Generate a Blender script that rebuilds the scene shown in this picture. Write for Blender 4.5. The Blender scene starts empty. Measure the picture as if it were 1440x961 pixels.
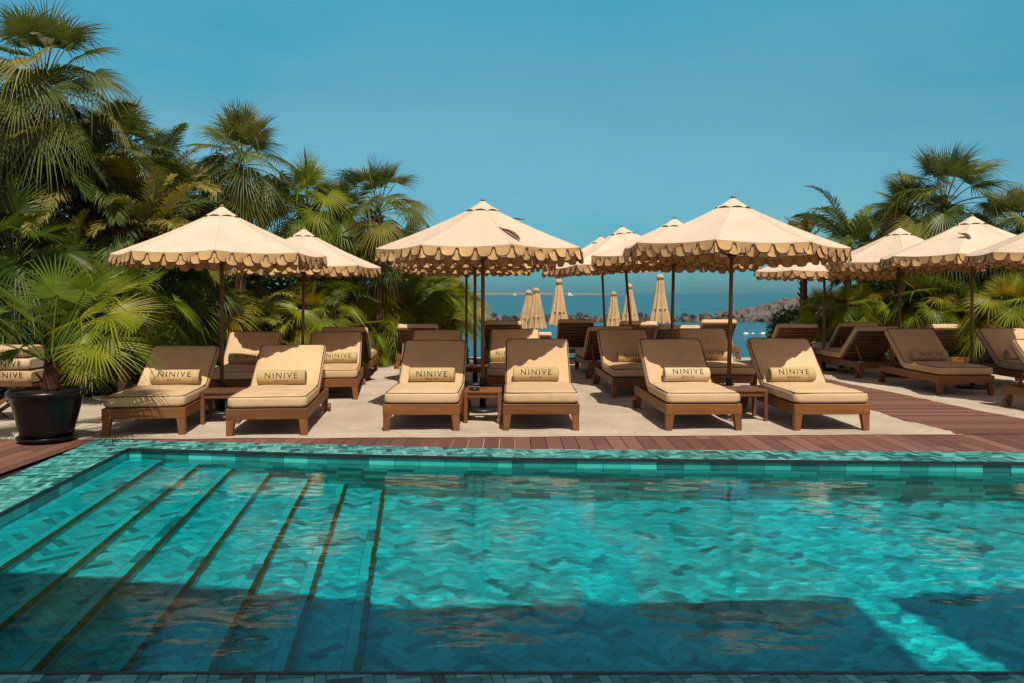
import bpy, bmesh, math, random
from mathutils import Vector, Matrix, noise
R = math.radians
PI = math.pi
scene = bpy.context.scene
COL = scene.collection
rng = random.Random(7)

# ------------------------------------------------------------------ camera
F, HCAM, HOR = 1150.0, 1.5, 413.0
def X_at(px, y): return (px - 720.0) / F * y
def Y_gr(py, z=0.0): return F * (HCAM - z) / (py - HOR)
cam_d = bpy.data.cameras.new('camera')
cam_d.sensor_width = 36.0
cam_d.lens = F / 1440.0 * 36.0
cam_d.shift_y = -(480.5 - HOR) / 1440.0
cam_d.clip_start = 0.05
cam_d.clip_end = 60000.0
cam = bpy.data.objects.new('camera', cam_d)
cam.location = (0, 0, HCAM)
cam.rotation_euler = (PI / 2, 0, 0)
COL.objects.link(cam)
scene.camera = cam

# ------------------------------------------------------------------ materials
def mat_new(name):
    m = bpy.data.materials.new(name); m.use_nodes = True
    nt = m.node_tree; nt.nodes.clear()
    out = nt.nodes.new('ShaderNodeOutputMaterial')
    return m, nt, out
def nd(nt, t, **kw):
    n = nt.nodes.new(t)
    for k, v in kw.items():
        if hasattr(n, k): setattr(n, k, v)
    return n
def lk(nt, a, b): nt.links.new(a, b)
def setin(n, **kw):
    for k, v in kw.items():
        key = k.replace('_', ' ')
        if key in n.inputs: n.inputs[key].default_value = v
def c4(c): return (c[0], c[1], c[2], 1.0)
def mixrgb(nt, fac, a, b, blend='MIX'):
    n = nt.nodes.new('ShaderNodeMix'); n.data_type = 'RGBA'; n.blend_type = blend
    for s, v in ((0, fac), (6, a), (7, b)):
        if hasattr(v, 'is_linked') or hasattr(v, 'links'): nt.links.new(v, n.inputs[s])
        elif s == 0: n.inputs[s].default_value = v
        else: n.inputs[s].default_value = c4(v)
    return n.outputs[2]
def ramp(nt, fac, stops):
    n = nt.nodes.new('ShaderNodeValToRGB')
    el = n.color_ramp.elements
    while len(el) < len(stops): el.new(0.5)
    for e, (p, c) in zip(el, stops):
        e.position = p; e.color = c4(c) if len(c) == 3 else c
    nt.links.new(fac, n.inputs[0])
    return n.outputs[0]
def coords(nt, kind='Object', scale=(1, 1, 1), jitter=False):
    tc = nt.nodes.new('ShaderNodeTexCoord')
    mp = nt.nodes.new('ShaderNodeMapping'); mp.inputs['Scale'].default_value = scale
    nt.links.new(tc.outputs[kind], mp.inputs[0])
    if jitter:
        oi = nt.nodes.new('ShaderNodeObjectInfo')
        mu = nt.nodes.new('ShaderNodeVectorMath'); mu.operation = 'SCALE'
        nt.links.new(oi.outputs['Location'], mu.inputs[0]); mu.inputs['Scale'].default_value = 3.7
        nt.links.new(mu.outputs[0], mp.inputs['Location'])
    return mp.outputs[0]
def noise_tex(nt, vec, scale, detail=3, rough=0.55):
    n = nt.nodes.new('ShaderNodeTexNoise')
    n.inputs['Scale'].default_value = scale; n.inputs['Detail'].default_value = detail
    n.inputs['Roughness'].default_value = rough
    nt.links.new(vec, n.inputs['Vector'])
    return n.outputs['Fac']
def bump(nt, h, strength, dist=0.01):
    b = nt.nodes.new('ShaderNodeBump'); b.inputs['Strength'].default_value = strength
    b.inputs['Distance'].default_value = dist
    nt.links.new(h, b.inputs['Height'])
    return b.outputs[0]
def principled(nt, out, col, rough=0.6, normal=None, metallic=0.0, spec=0.5):
    p = nt.nodes.new('ShaderNodeBsdfPrincipled')
    if hasattr(col, 'links'): nt.links.new(col, p.inputs['Base Color'])
    else: p.inputs['Base Color'].default_value = c4(col)
    if hasattr(rough, 'links'): nt.links.new(rough, p.inputs['Roughness'])
    else: p.inputs['Roughness'].default_value = rough
    p.inputs['Metallic'].default_value = metallic
    p.inputs['Specular IOR Level'].default_value = spec
    if normal is not None: nt.links.new(normal, p.inputs['Normal'])
    nt.links.new(p.outputs[0], out.inputs[0])
    return p

def simple_mat(name, col, rough=0.5, metallic=0.0, var=0.25, scale=8, spec=0.5, bmp=0.0):
    m, nt, out = mat_new(name)
    v = coords(nt, jitter=True)
    f = noise_tex(nt, v, scale, 4)
    c = mixrgb(nt, f, [x * (1 - var) for x in col], [min(1, x * (1 + var)) for x in col])
    n = bump(nt, f, bmp) if bmp else None
    principled(nt, out, c, rough, n, metallic, spec)
    return m
def fabric_mat(name, col, col2, trans=None, tfac=0.0, stain=0.18):
    m, nt, out = mat_new(name)
    v = coords(nt, jitter=True)
    big = noise_tex(nt, v, 2.3, 4, 0.6)
    st = nd(nt, 'ShaderNodeMapRange'); setin(st, **{'From_Min': 0.38, 'From_Max': 0.68})
    lk(nt, big, st.inputs[0])
    c = mixrgb(nt, st.outputs[0], col, col2)
    sp = noise_tex(nt, v, 45, 2, 0.6)
    c = mixrgb(nt, 0.12, c, sp, 'OVERLAY')
    oi = nd(nt, 'ShaderNodeObjectInfo')
    c = mixrgb(nt, oi.outputs['Random'], c, mixrgb(nt, 1.0, c, (0.90, 0.885, 0.865), 'MULTIPLY'))
    weave = noise_tex(nt, v, 420, 1, 0.5)
    wr = noise_tex(nt, v, 9, 3, 0.5)
    ad = nd(nt, 'ShaderNodeMath', operation='MULTIPLY_ADD'); lk(nt, wr, ad.inputs[0]); ad.inputs[1].default_value = 2.2
    lk(nt, weave, ad.inputs[2])
    n = bump(nt, ad.outputs[0], 0.35, 0.006)
    p = principled(nt, out, c, 0.92, n, 0, 0.2)
    if trans:
        t = nd(nt, 'ShaderNodeBsdfTranslucent'); t.inputs[0].default_value = c4(trans)
        mx = nd(nt, 'ShaderNodeMixShader'); mx.inputs[0].default_value = tfac
        lk(nt, p.outputs[0], mx.inputs[1]); lk(nt, t.outputs[0], mx.inputs[2])
        lk(nt, mx.outputs[0], out.inputs[0])
    return m
def wood_mat(name, axis, a, b, rough=0.5, ring=26):
    m, nt, out = mat_new(name)
    sc = [ring, ring, ring]; sc['xyz'.index(axis)] = 1.6
    v = coords(nt, 'Object', sc, jitter=True)
    g = noise_tex(nt, v, 1.0, 5, 0.65)
    v2 = coords(nt, 'Object', (1, 1, 1), jitter=True)
    big = noise_tex(nt, v2, 2.2, 2)
    c = ramp(nt, g, [(0.25, [x * 0.55 for x in a]), (0.5, a), (0.75, b)])
    c = mixrgb(nt, big, c, mixrgb(nt, 0.5, c, (0.28, 0.13, 0.04)))
    oi = nd(nt, 'ShaderNodeObjectInfo')
    pw = nd(nt, 'ShaderNodeMath', operation='POWER'); lk(nt, oi.outputs['Random'], pw.inputs[0]); pw.inputs[1].default_value = 2.0
    c = mixrgb(nt, pw.outputs[0], c, mixrgb(nt, 1.0, c, (0.62, 0.66, 0.85), 'MULTIPLY'))
    n = bump(nt, g, 0.25, 0.004)
    principled(nt, out, c, rough, n, 0, 0.4)
    return m
def tile_mat(name, stops, rough, bumpy=0.3, sat_noise=0.5):
    m, nt, out = mat_new(name)
    at = nd(nt, 'ShaderNodeAttribute', attribute_name='tint')
    v = coords(nt, 'Object')
    f = noise_tex(nt, v, 14, 4, 0.65)
    ad = nd(nt, 'ShaderNodeMath', operation='MULTIPLY_ADD')
    lk(nt, f, ad.inputs[0]); ad.inputs[1].default_value = sat_noise
    sb = nd(nt, 'ShaderNodeMath', operation='SUBTRACT'); lk(nt, at.outputs['Fac'], sb.inputs[0]); sb.inputs[1].default_value = sat_noise * 0.5
    lk(nt, sb.outputs[0], ad.inputs[2])
    c = ramp(nt, ad.outputs[0], stops)
    n = bump(nt, f, bumpy, 0.006)
    principled(nt, out, c, rough, n, 0, 0.5)
    return m
def leaf_mat(name, stops, trans=0.3, rough=0.45):
    m, nt, out = mat_new(name)
    at = nd(nt, 'ShaderNodeAttribute', attribute_name='tint')
    oi = nd(nt, 'ShaderNodeObjectInfo')
    ad = nd(nt, 'ShaderNodeMath', operation='MULTIPLY_ADD')
    lk(nt, oi.outputs['Random'], ad.inputs[0]); ad.inputs[1].default_value = 0.12
    lk(nt, at.outputs['Fac'], ad.inputs[2])
    c = ramp(nt, ad.outputs[0], stops)
    v = coords(nt, 'Object')
    f = noise_tex(nt, v, 6, 3)
    c = mixrgb(nt, 0.35, c, f, 'OVERLAY')
    p = principled(nt, out, c, rough, None, 0, 0.45)
    t = nd(nt, 'ShaderNodeBsdfTranslucent')
    tc = mixrgb(nt, 1.0, c, (1.35, 1.25, 0.6), 'MULTIPLY'); lk(nt, tc, t.inputs[0])
    mx = nd(nt, 'ShaderNodeMixShader'); mx.inputs[0].default_value = trans
    lk(nt, p.outputs[0], mx.inputs[1]); lk(nt, t.outputs[0], mx.inputs[2])
    lk(nt, mx.outputs[0], out.inputs[0])
    return m

M = {}
M['cushion'] = fabric_mat('cream_cushion_canvas', (0.665, 0.49, 0.30), (0.59, 0.42, 0.245))
M['canopy'] = fabric_mat('cream_parasol_canvas', (0.755, 0.655, 0.525), (0.70, 0.585, 0.45), (0.35, 0.11, 0.05), 0.05)
M['valance'] = fabric_mat('tan_valance_canvas', (0.74, 0.49, 0.235), (0.63, 0.40, 0.19), (0.45, 0.13, 0.05), 0.10)
M['piping'] = simple_mat('brown_piping', (0.065, 0.028, 0.016), 0.85)
M['towel'] = fabric_mat('sand_terry_towel', (0.56, 0.43, 0.235), (0.47, 0.35, 0.18))
M['towel_pale'] = fabric_mat('pale_terry_towel', (0.66, 0.57, 0.38), (0.58, 0.48, 0.30))
M['ink'] = simple_mat('black_brown_print', (0.022, 0.02, 0.016), 0.9)
TA, TB = (0.205, 0.074, 0.016), (0.32, 0.126, 0.026)
M['teak_x'] = wood_mat('teak_across', 'x', TA, TB)
M['teak_y'] = wood_mat('teak_along', 'y', TA, TB)
M['teak_z'] = wood_mat('teak_upright', 'z', TA, TB)
M['shade_slat'] = wood_mat('shade_toned_teak_slat', 'x', (0.085, 0.032, 0.012), (0.14, 0.055, 0.02))  # teak darkened in its colour to deepen the shade under the loungers
M['table'] = wood_mat('dark_teak', 'x', (0.14, 0.052, 0.024), (0.24, 0.10, 0.045))
M['pole'] = wood_mat('varnished_pole', 'z', (0.11, 0.055, 0.009), (0.23, 0.125, 0.02), 0.3, 40)
M['closed'] = fabric_mat('tan_closed_canvas', (0.56, 0.42, 0.25), (0.42, 0.30, 0.165))
M['black_metal'] = simple_mat('black_metal', (0.012, 0.012, 0.013), 0.38)
M['rib'] = simple_mat('dark_rib_wood', (0.06, 0.025, 0.012), 0.5)
M['brass'] = simple_mat('dull_brass', (0.32, 0.21, 0.09), 0.4, 0.7)
M['pot'] = simple_mat('black_glaze', (0.005, 0.005, 0.006), 0.3, 0, 0.4, 5, 0.3, 0.05)
M['soil'] = simple_mat('dark_soil', (0.028, 0.018, 0.012), 0.95, 0, 0.5, 18, 0.2, 0.6)
M['grout'] = simple_mat('dark_teal_grout', (0.012, 0.075, 0.08), 0.6)
M['bronze'] = simple_mat('bronze_strip', (0.075, 0.05, 0.012), 0.45, 0.0, 0.7, 6)
M['trim'] = simple_mat('dark_stone_trim', (0.014, 0.022, 0.026), 0.4, 0, 0.5, 10)
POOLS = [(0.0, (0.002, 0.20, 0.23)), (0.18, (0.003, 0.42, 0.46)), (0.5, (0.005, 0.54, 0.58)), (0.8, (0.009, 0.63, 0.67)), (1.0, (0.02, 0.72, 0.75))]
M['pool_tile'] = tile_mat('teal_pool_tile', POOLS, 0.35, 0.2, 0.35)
M['wall_tile'] = tile_mat('teal_wall_tile', [(0.0, (0.01, 0.13, 0.13)), (0.5, (0.02, 0.36, 0.34)), (1.0, (0.06, 0.60, 0.56))], 0.2, 0.2, 0.3)
M['coping_tile'] = tile_mat('teal_coping_tile', [(0.05, (0.012, 0.06, 0.068)), (0.32, (0.03, 0.22, 0.222)), (0.62, (0.06, 0.36, 0.355)), (0.95, (0.15, 0.52, 0.50))], 0.4, 0.5, 0.8)
M['deck'] = tile_mat('brown_deck_board', [(0.0, (0.12, 0.053, 0.040)), (0.5, (0.175, 0.080, 0.060)), (1.0, (0.235, 0.115, 0.09))], 0.6, 0.3, 0.4)
M['deck_under'] = simple_mat('deck_joist_shadow', (0.016, 0.010, 0.009), 0.9)
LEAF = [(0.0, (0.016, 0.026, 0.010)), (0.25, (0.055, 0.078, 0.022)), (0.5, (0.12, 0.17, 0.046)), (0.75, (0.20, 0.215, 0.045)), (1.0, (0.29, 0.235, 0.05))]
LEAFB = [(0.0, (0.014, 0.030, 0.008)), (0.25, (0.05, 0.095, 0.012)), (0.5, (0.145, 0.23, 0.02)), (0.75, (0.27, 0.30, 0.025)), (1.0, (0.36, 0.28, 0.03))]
M['fan_leaf'] = leaf_mat('fan_palm_leaf', LEAF, 0.3)
M['fan_leaf_bright'] = leaf_mat('young_fan_palm_leaf', LEAFB, 0.38)
M['feather_leaf'] = leaf_mat('feather_palm_leaf', LEAF, 0.28)
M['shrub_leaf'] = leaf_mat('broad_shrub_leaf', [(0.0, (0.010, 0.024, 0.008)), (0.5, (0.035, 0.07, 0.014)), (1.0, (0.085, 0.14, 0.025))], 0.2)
M['dead_leaf'] = leaf_mat('dry_palm_leaf', [(0.0, (0.06, 0.035, 0.015)), (0.5, (0.17, 0.105, 0.045)), (1.0, (0.30, 0.20, 0.09))], 0.15, 0.7)
M['trunk'] = simple_mat('fibrous_palm_trunk', (0.11, 0.07, 0.04), 0.9, 0, 0.55, 22, 0.2, 0.8)
M['red_trunk'] = simple_mat('reddish_palm_fibre', (0.075, 0.035, 0.02), 0.9, 0, 0.6, 26, 0.2, 0.8)
M['dry_spathe'] = simple_mat('dry_brown_spathe', (0.20, 0.105, 0.045), 0.7, 0, 0.45, 14, 0.3, 0.3)
M['rock'] = simple_mat('weathered_rock', (0.13, 0.118, 0.102), 0.85, 0, 0.55, 3.5, 0.3, 0.8)
M['rock_wet'] = simple_mat('wet_dark_rock', (0.04, 0.037, 0.034), 0.6, 0, 0.6, 3.0, 0.4, 0.8)
M['far_land'] = simple_mat('hazy_far_land', (0.20, 0.17, 0.15), 0.95)
M['white'] = simple_mat('white_paint', (0.8, 0.8, 0.78), 0.5, 0, 0.04)
M['awning'] = simple_mat('awning_canvas', (0.35, 0.27, 0.2), 0.9)

def sand_material():
    m, nt, out = mat_new('pale_beach_sand')
    v = coords(nt, 'Object')
    a = noise_tex(nt, v, 1.3, 5, 0.6); b = noise_tex(nt, v, 240, 2, 0.7); d = noise_tex(nt, v, 11, 4, 0.6)
    c = ramp(nt, a, [(0.28, (0.46, 0.385, 0.305)), (0.5, (0.57, 0.49, 0.40)), (0.72, (0.66, 0.575, 0.485))])
    c = mixrgb(nt, 0.35, c, b, 'OVERLAY')
    c = mixrgb(nt, 0.15, c, d, 'OVERLAY')
    s = nd(nt, 'ShaderNodeMath', operation='MULTIPLY_ADD'); lk(nt, d, s.inputs[0]); s.inputs[1].default_value = 3.0; lk(nt, b, s.inputs[2])
    principled(nt, out, c, 0.95, bump(nt, s.outputs[0], 0.8, 0.010), 0, 0.15)
    return m
M['sand'] = sand_material()
def sea_material():
    m, nt, out = mat_new('sea_surface')
    v = coords(nt, 'Object', (0.35, 1.0, 1))
    a = noise_tex(nt, v, 1.5, 4, 0.6); b = noise_tex(nt, coords(nt, 'Object', (0.015, 0.06, 1)), 1.0, 3, 0.5)
    c = ramp(nt, b, [(0.35, (0.005, 0.058, 0.076)), (0.65, (0.010, 0.098, 0.118))])
    principled(nt, out, c, 0.28, bump(nt, a, 0.5, 0.12), 0, 0.22)
    return m
M['sea'] = sea_material()
def water_material():
    m, nt, out = mat_new('clear_pool_water')
    v = coords(nt, 'Object', (0.55, 1.0, 1.0))
    f1 = noise_tex(nt, v, 26, 3, 0.6)
    p = principled(nt, out, (0.40, 0.96, 1.0), 0.0, bump(nt, f1, 0.05, 0.010))
    p.inputs['IOR'].default_value = 1.333
    p.inputs['Transmission Weight'].default_value = 1.0
    return m
M['pool_water'] = water_material()

# ------------------------------------------------------------------ mesh helpers
class MB:
    def __init__(self): self.v = []; self.f = []; self.t = []; self.sm = []
    def face(self, idx, t=0.5, sm=False): self.f.append(tuple(idx)); self.t.append(t); self.sm.append(sm)
    def poly(self, pts, t=0.5, sm=False):
        n = len(self.v); self.v.extend(tuple(p) for p in pts); self.face(range(n, n + len(pts)), t, sm)
    def add_bm(self, bm, mtx=None, t=0.5, sm=False):
        n = len(self.v); bm.verts.index_update()
        for v in bm.verts:
            co = mtx @ v.co if mtx else v.co
            self.v.append(tuple(co))
        for f in bm.faces: self.face([n + v.index for v in f.verts], t, sm)
    def box(self, cx, cy, cz, sx, sy, sz, bev=0.004, rot=None, taper=None, t=0.5):
        bm = bmesh.new(); bmesh.ops.create_cube(bm, size=1.0)
        for v in bm.verts:
            x, y, z = v.co
            if taper and z < 0: x = x * taper[0] + taper[2]; y = y * taper[1] + taper[3]
            v.co = Vector((x * sx, y * sy, z * sz))
        if bev: bmesh.ops.bevel(bm, geom=list(bm.edges), offset=bev, segments=1, affect='EDGES')
        mt = Matrix.Translation((cx, cy, cz)) @ (rot.to_4x4() if rot else Matrix())
        self.add_bm(bm, mt, t); bm.free()
    def tube(self, pts, rad, seg=8, closed=False, cap=True, t=0.5):
        pts = [Vector(p) for p in pts]; n = len(pts); base = len(self.v)
        prev = None
        for i, p in enumerate(pts):
            a = pts[(i - 1) % n] if (closed or i > 0) else p
            b = pts[(i + 1) % n] if (closed or i < n - 1) else p
            d = (b - a); d = d.normalized() if d.length > 1e-9 else Vector((0, 0, 1))
            if prev is None:
                u = d.orthogonal().normalized()
            else:
                u = prev - d * prev.dot(d)
                u = u.normalized() if u.length > 1e-6 else d.orthogonal().normalized()
            prev = u; w = d.cross(u)
            r = rad[i] if isinstance(rad, (list, tuple)) else rad
            for k in range(seg):
                an = 2 * PI * k / seg
                self.v.append(tuple(p + (u * math.cos(an) + w * math.sin(an)) * r))
        for i in range(n if closed else n - 1):
            j = (i + 1) % n
            for k in range(seg):
                k2 = (k + 1) % seg
                self.face((base + i * seg + k, base + i * seg + k2, base + j * seg + k2, base + j * seg + k), t, True)
        if cap and not closed:
            self.face([base + k for k in range(seg)][::-1], t); self.face([base + (n - 1) * seg + k for k in range(seg)], t)
    def lathe(self, prof, seg=32, t=0.5, cx=0, cy=0, sm=True):
        base = len(self.v)
        for r, z in prof:
            for k in range(seg):
                a = 2 * PI * k / seg; self.v.append((cx + r * math.cos(a), cy + r * math.sin(a), z))
        for i in range(len(prof) - 1):
            for k in range(seg):
                k2 = (k + 1) % seg
                self.face((base + i * seg + k, base + i * seg + k2, base + (i + 1) * seg + k2, base + (i + 1) * seg + k), t, sm)
    def mesh(self, name, mat):
        me = bpy.data.meshes.new(name); me.from_pydata(self.v, [], self.f)
        at = me.attributes.new('tint', 'FLOAT', 'FACE'); at.data.foreach_set('value', self.t)
        me.polygons.foreach_set('use_smooth', self.sm)
        me.materials.append(mat); me.update()
        return me
    def build(self, name, mat, parent=None, loc=None, kind=None):
        o = bpy.data.objects.new(name, self.mesh(name, mat)); COL.objects.link(o)
        if parent: o.parent = parent
        if loc: o.location = loc
        if kind: o['kind'] = kind
        return o
def mobj(name, me, parent=None, loc=None):
    o = bpy.data.objects.new(name, me); COL.objects.link(o)
    if parent: o.parent = parent
    if loc: o.location = loc
    return o
def tag(o, label, cat, group=None, kind=None):
    o['label'] = label; o['category'] = cat
    if group: o['group'] = group
    if kind: o['kind'] = kind
    return o
def empty(name, loc=(0, 0, 0), rz=0.0):
    o = bpy.data.objects.new(name, None); COL.objects.link(o)
    o.location = loc; o.rotation_euler = (0, 0, rz); o.empty_display_size = 0.2
    return o
def copy_tree(o, parent=None):
    c = o.copy(); COL.objects.link(c)
    if parent: c.parent = parent
    for ch in list(o.children): copy_tree(ch, c)
    return c
def structure(o): o['kind'] = 'structure'; return o

def clip(poly, conv):
    # clip a 2D polygon to a convex counter-clockwise polygon
    out = poly
    n = len(conv)
    for i in range(n):
        ax, ay = conv[i]; bx, by = conv[(i + 1) % n]
        inp, out = out, []
        if not inp: return []
        def side(p): return (bx - ax) * (p[1] - ay) - (by - ay) * (p[0] - ax)
        for j in range(len(inp)):
            p, q = inp[j], inp[(j + 1) % len(inp)]
            sp, sq = side(p), side(q)
            if sp >= 0: out.append(p)
            if (sp >= 0) != (sq >= 0):
                k = sp / (sp - sq); out.append((p[0] + (q[0] - p[0]) * k, p[1] + (q[1] - p[1]) * k))
    return out
def ccw(p):
    a = sum(p[i][0] * p[(i + 1) % len(p)][1] - p[(i + 1) % len(p)][0] * p[i][1] for i in range(len(p)))
    return p if a > 0 else p[::-1]
def area(p): return abs(sum(p[i][0] * p[(i + 1) % len(p)][1] - p[(i + 1) % len(p)][0] * p[i][1] for i in range(len(p)))) / 2
def herring(mb, conv, z, w=0.1, ang=45.0, gap=0.004, seed=1, bias=0.0):
    conv = ccw(conv); rg = random.Random(seed)
    ca, sa = math.cos(R(ang)), math.sin(R(ang))
    inv = [((x * ca + y * sa) / w, (-x * sa + y * ca) / w) for x, y in conv]
    x0, x1 = int(min(p[0] for p in inv)) - 4, int(max(p[0] for p in inv)) + 4
    y0, y1 = int(min(p[1] for p in inv)) - 4, int(max(p[1] for p in inv)) + 4
    g = gap / w / 2
    for x in range(x0, x1):
        for y in range(y0, y1):
            k = (x - y) % 6
            if k == 0: q = (x, y, x + 3, y + 1)
            elif k == 5: q = (x, y, x + 1, y + 3)
            else: continue
            h = random.Random(x * 7919 + y * 104729 + seed).random()
            tt = min(1, max(0, h ** 0.9 + bias + (rg.random() - .5) * .1))
            a, b, c, d = q[0] + g, q[1] + g, q[2] - g, q[3] - g
            p = [(a, b), (c, b), (c, d), (a, d)]
            p = [((u * ca - v * sa) * w, (u * sa + v * ca) * w) for u, v in p]
            p = clip(p, conv)
            if len(p) > 2 and area(p) > 2e-5: mb.poly([(u, v, z) for u, v in p], tt)
def boards(mb, conv, z, w, axis='y', gap=0.007, off=0.0, seglen=None, thick=0.0):
    conv = ccw(conv); k = 0 if axis == 'y' else 1
    lo = min(p[k] for p in conv); hi = max(p[k] for p in conv)
    o = 1 - k; l2 = min(p[o] for p in conv) - 1; h2 = max(p[o] for p in conv) + 1
    i = int((lo - off) // w) - 1
    while off + i * w < hi:
        a, b = off + i * w + gap / 2, off + (i + 1) * w - gap / 2
        rr = random.Random(i * 31 + 5)
        cuts = [l2]
        if seglen:
            s = math.floor(l2 / seglen) * seglen + rr.random() * seglen - seglen
            while s < h2: cuts.append(s); s += seglen
            cuts = sorted(c for c in cuts if c >= l2)
        cuts.append(h2)
        for s0, s1 in zip(cuts[:-1], cuts[1:]):
            q = [(a, s0), (b, s0), (b, s1 - 0.004), (a, s1 - 0.004)]
            if k == 1: q = [(v, u) for u, v in q][::-1]
            tt = random.Random(i * 131 + int(s0 * 10)).random()
            q = clip(ccw(q), conv)
            if len(q) > 2 and area(q) > 1e-4:
                mb.poly([(u, v, z) for u, v in q], tt)
                if thick:
                    for (u, v), (u2, v2) in zip(q, q[1:] + q[:1]):
                        mb.poly([(u, v, z - thick), (u2, v2, z - thick), (u2, v2, z), (u, v, z)], tt)
        i += 1
def sheet(name, polys, z, mat, kind='structure'):
    mb = MB()
    for p in polys: mb.poly([(x, y, z) for x, y in ccw(p)])
    o = mb.build(name, mat)
    if kind: o['kind'] = kind
    return o

# ------------------------------------------------------------------ world and sun
SUN_EL, SUN_AZ = 57.0, 14.0          # azimuth: degrees to the right of straight behind the camera
sd = Vector((math.sin(R(SUN_AZ)) * math.cos(R(SUN_EL)), -math.cos(R(SUN_AZ)) * math.cos(R(SUN_EL)), math.sin(R(SUN_EL))))
w = bpy.data.worlds.new('World'); scene.world = w; w.use_nodes = True
wn = w.node_tree; wn.nodes.clear()
wo = wn.nodes.new('ShaderNodeOutputWorld'); bg = wn.nodes.new('ShaderNodeBackground')
sky = wn.nodes.new('ShaderNodeTexSky'); sky.sky_type = 'NISHITA'; sky.sun_disc = False
sky.sun_elevation = R(SUN_EL); sky.sun_rotation = math.atan2(sd.x, sd.y)
sky.air_density = 1.0; sky.dust_density = 0.6; sky.ozone_density = 1.0
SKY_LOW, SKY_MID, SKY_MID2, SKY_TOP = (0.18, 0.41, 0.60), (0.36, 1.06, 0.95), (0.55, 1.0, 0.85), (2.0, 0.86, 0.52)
tm = wn.nodes.new('ShaderNodeMix'); tm.data_type = 'RGBA'; tm.blend_type = 'MULTIPLY'; tm.inputs[0].default_value = 1.0
wn.links.new(sky.outputs[0], tm.inputs[6])
wtc = wn.nodes.new('ShaderNodeTexCoord'); wsx = wn.nodes.new('ShaderNodeSeparateXYZ'); wn.links.new(wtc.outputs['Generated'], wsx.inputs[0])
# sky tint: teal low down, warm tint added overhead to warm shaded surfaces
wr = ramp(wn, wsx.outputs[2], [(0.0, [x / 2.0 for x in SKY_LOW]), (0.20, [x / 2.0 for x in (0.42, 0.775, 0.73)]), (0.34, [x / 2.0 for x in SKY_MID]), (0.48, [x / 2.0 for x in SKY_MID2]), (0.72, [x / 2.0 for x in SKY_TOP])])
wd_ = wn.nodes.new('ShaderNodeVectorMath'); wd_.operation = 'SCALE'; wd_.inputs['Scale'].default_value = 2.0
wnz = wn.nodes.new('ShaderNodeTexNoise'); wnz.inputs['Scale'].default_value = 2.2; wnz.inputs['Detail'].default_value = 4
wmp = wn.nodes.new('ShaderNodeMapping'); wmp.inputs['Scale'].default_value = (1, 1, 3.2); wn.links.new(wtc.outputs['Generated'], wmp.inputs[0]); wn.links.new(wmp.outputs[0], wnz.inputs['Vector'])
# warm tint also added round the sun, for warmer fill on shaded fronts
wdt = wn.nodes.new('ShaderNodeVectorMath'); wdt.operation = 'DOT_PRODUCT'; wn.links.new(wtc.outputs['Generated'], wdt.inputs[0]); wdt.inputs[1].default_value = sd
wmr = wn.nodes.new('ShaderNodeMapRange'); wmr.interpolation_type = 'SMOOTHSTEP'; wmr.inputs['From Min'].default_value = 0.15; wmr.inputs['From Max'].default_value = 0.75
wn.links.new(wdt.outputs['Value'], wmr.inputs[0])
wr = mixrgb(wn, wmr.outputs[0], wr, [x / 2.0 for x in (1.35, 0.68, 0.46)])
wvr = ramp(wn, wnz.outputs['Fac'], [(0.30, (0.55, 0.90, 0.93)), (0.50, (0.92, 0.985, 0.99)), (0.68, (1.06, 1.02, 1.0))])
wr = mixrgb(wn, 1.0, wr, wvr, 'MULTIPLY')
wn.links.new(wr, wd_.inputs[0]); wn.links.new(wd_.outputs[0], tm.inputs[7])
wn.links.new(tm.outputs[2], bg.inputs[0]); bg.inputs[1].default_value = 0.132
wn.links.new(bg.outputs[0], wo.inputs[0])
ld = bpy.data.lights.new('sun', 'SUN'); ld.energy = 4.4; ld.angle = R(0.5); ld.color = (1.0, 0.90, 0.74)
sun = bpy.data.objects.new('sun', ld); COL.objects.link(sun)
sun.rotation_euler = (-sd).to_track_quat('-Z', 'Y').to_euler(); sun.location = (6, -8, 20)
scene.view_settings.view_transform = 'Standard'; scene.view_settings.look = 'None'
scene.view_settings.gamma = 1.0; scene.view_settings.exposure = 0.0
scene.view_settings.use_curve_mapping = False

# ------------------------------------------------------------------ terrain, sand, sea
def edge_y(x):
    return 8.41 + max(0.0, min(1.0, (x + 4.3) / 8.9)) * 0.30
def terrain_z(x, y):
    pts = [(0, 0), (19.3, 0), (20.6, -0.34), (26, -0.72), (34, -1.24), (40, -1.9), (60, -4)]
    z = pts[-1][1]
    for (a, za), (b, zb) in zip(pts[:-1], pts[1:]):
        if y < b: z = za + (zb - za) * (y - a) / (b - a); break
    if 8.6 < y < 15.2:
        xl, xr = 4.69 - 0.07 * (y - 8.71), 6.2 - 0.13 * (y - 8.71)
        din = min(x - xl, xr - x)
        if din > -0.25:
            lip = 0.016 + 0.022 * noise.noise((x * 1.5, y * 1.5, 12)) + 0.012 * noise.noise((x * 5, y * 5, 3))
            if din < 0.0: z += lip * (1 + din / 0.25)
            elif din < 0.16: z += lip * (1 - din / 0.16) - 0.03 * din / 0.16
            else: z -= 0.03
    if y > 8.6:
        k = min(1, (y - 8.6) / 0.5)
        z += k * (noise.noise((x * 0.9, y * 0.9, 0.3)) * 0.012 + noise.noise((x * 3.1, y * 3.1, 4)) * 0.011 + noise.noise((x * 6.5, y * 6.5, 9)) * 0.007 * max(0, 0.4 + noise.noise((x * 0.7, y * 0.7, 5))))
    return z
def frange(a, b, s):
    n = max(1, round((b - a) / s)); return [a + (b - a) * i / n for i in range(n)]
xs = frange(-60, -9, 3) + frange(-9, 11, 0.085) + frange(11, 60, 3) + [60]
ts = frange(0, 7, 0.085) + frange(7, 12, 0.2) + frange(12, 50, 1.0) + [50]
mb = MB()
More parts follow.
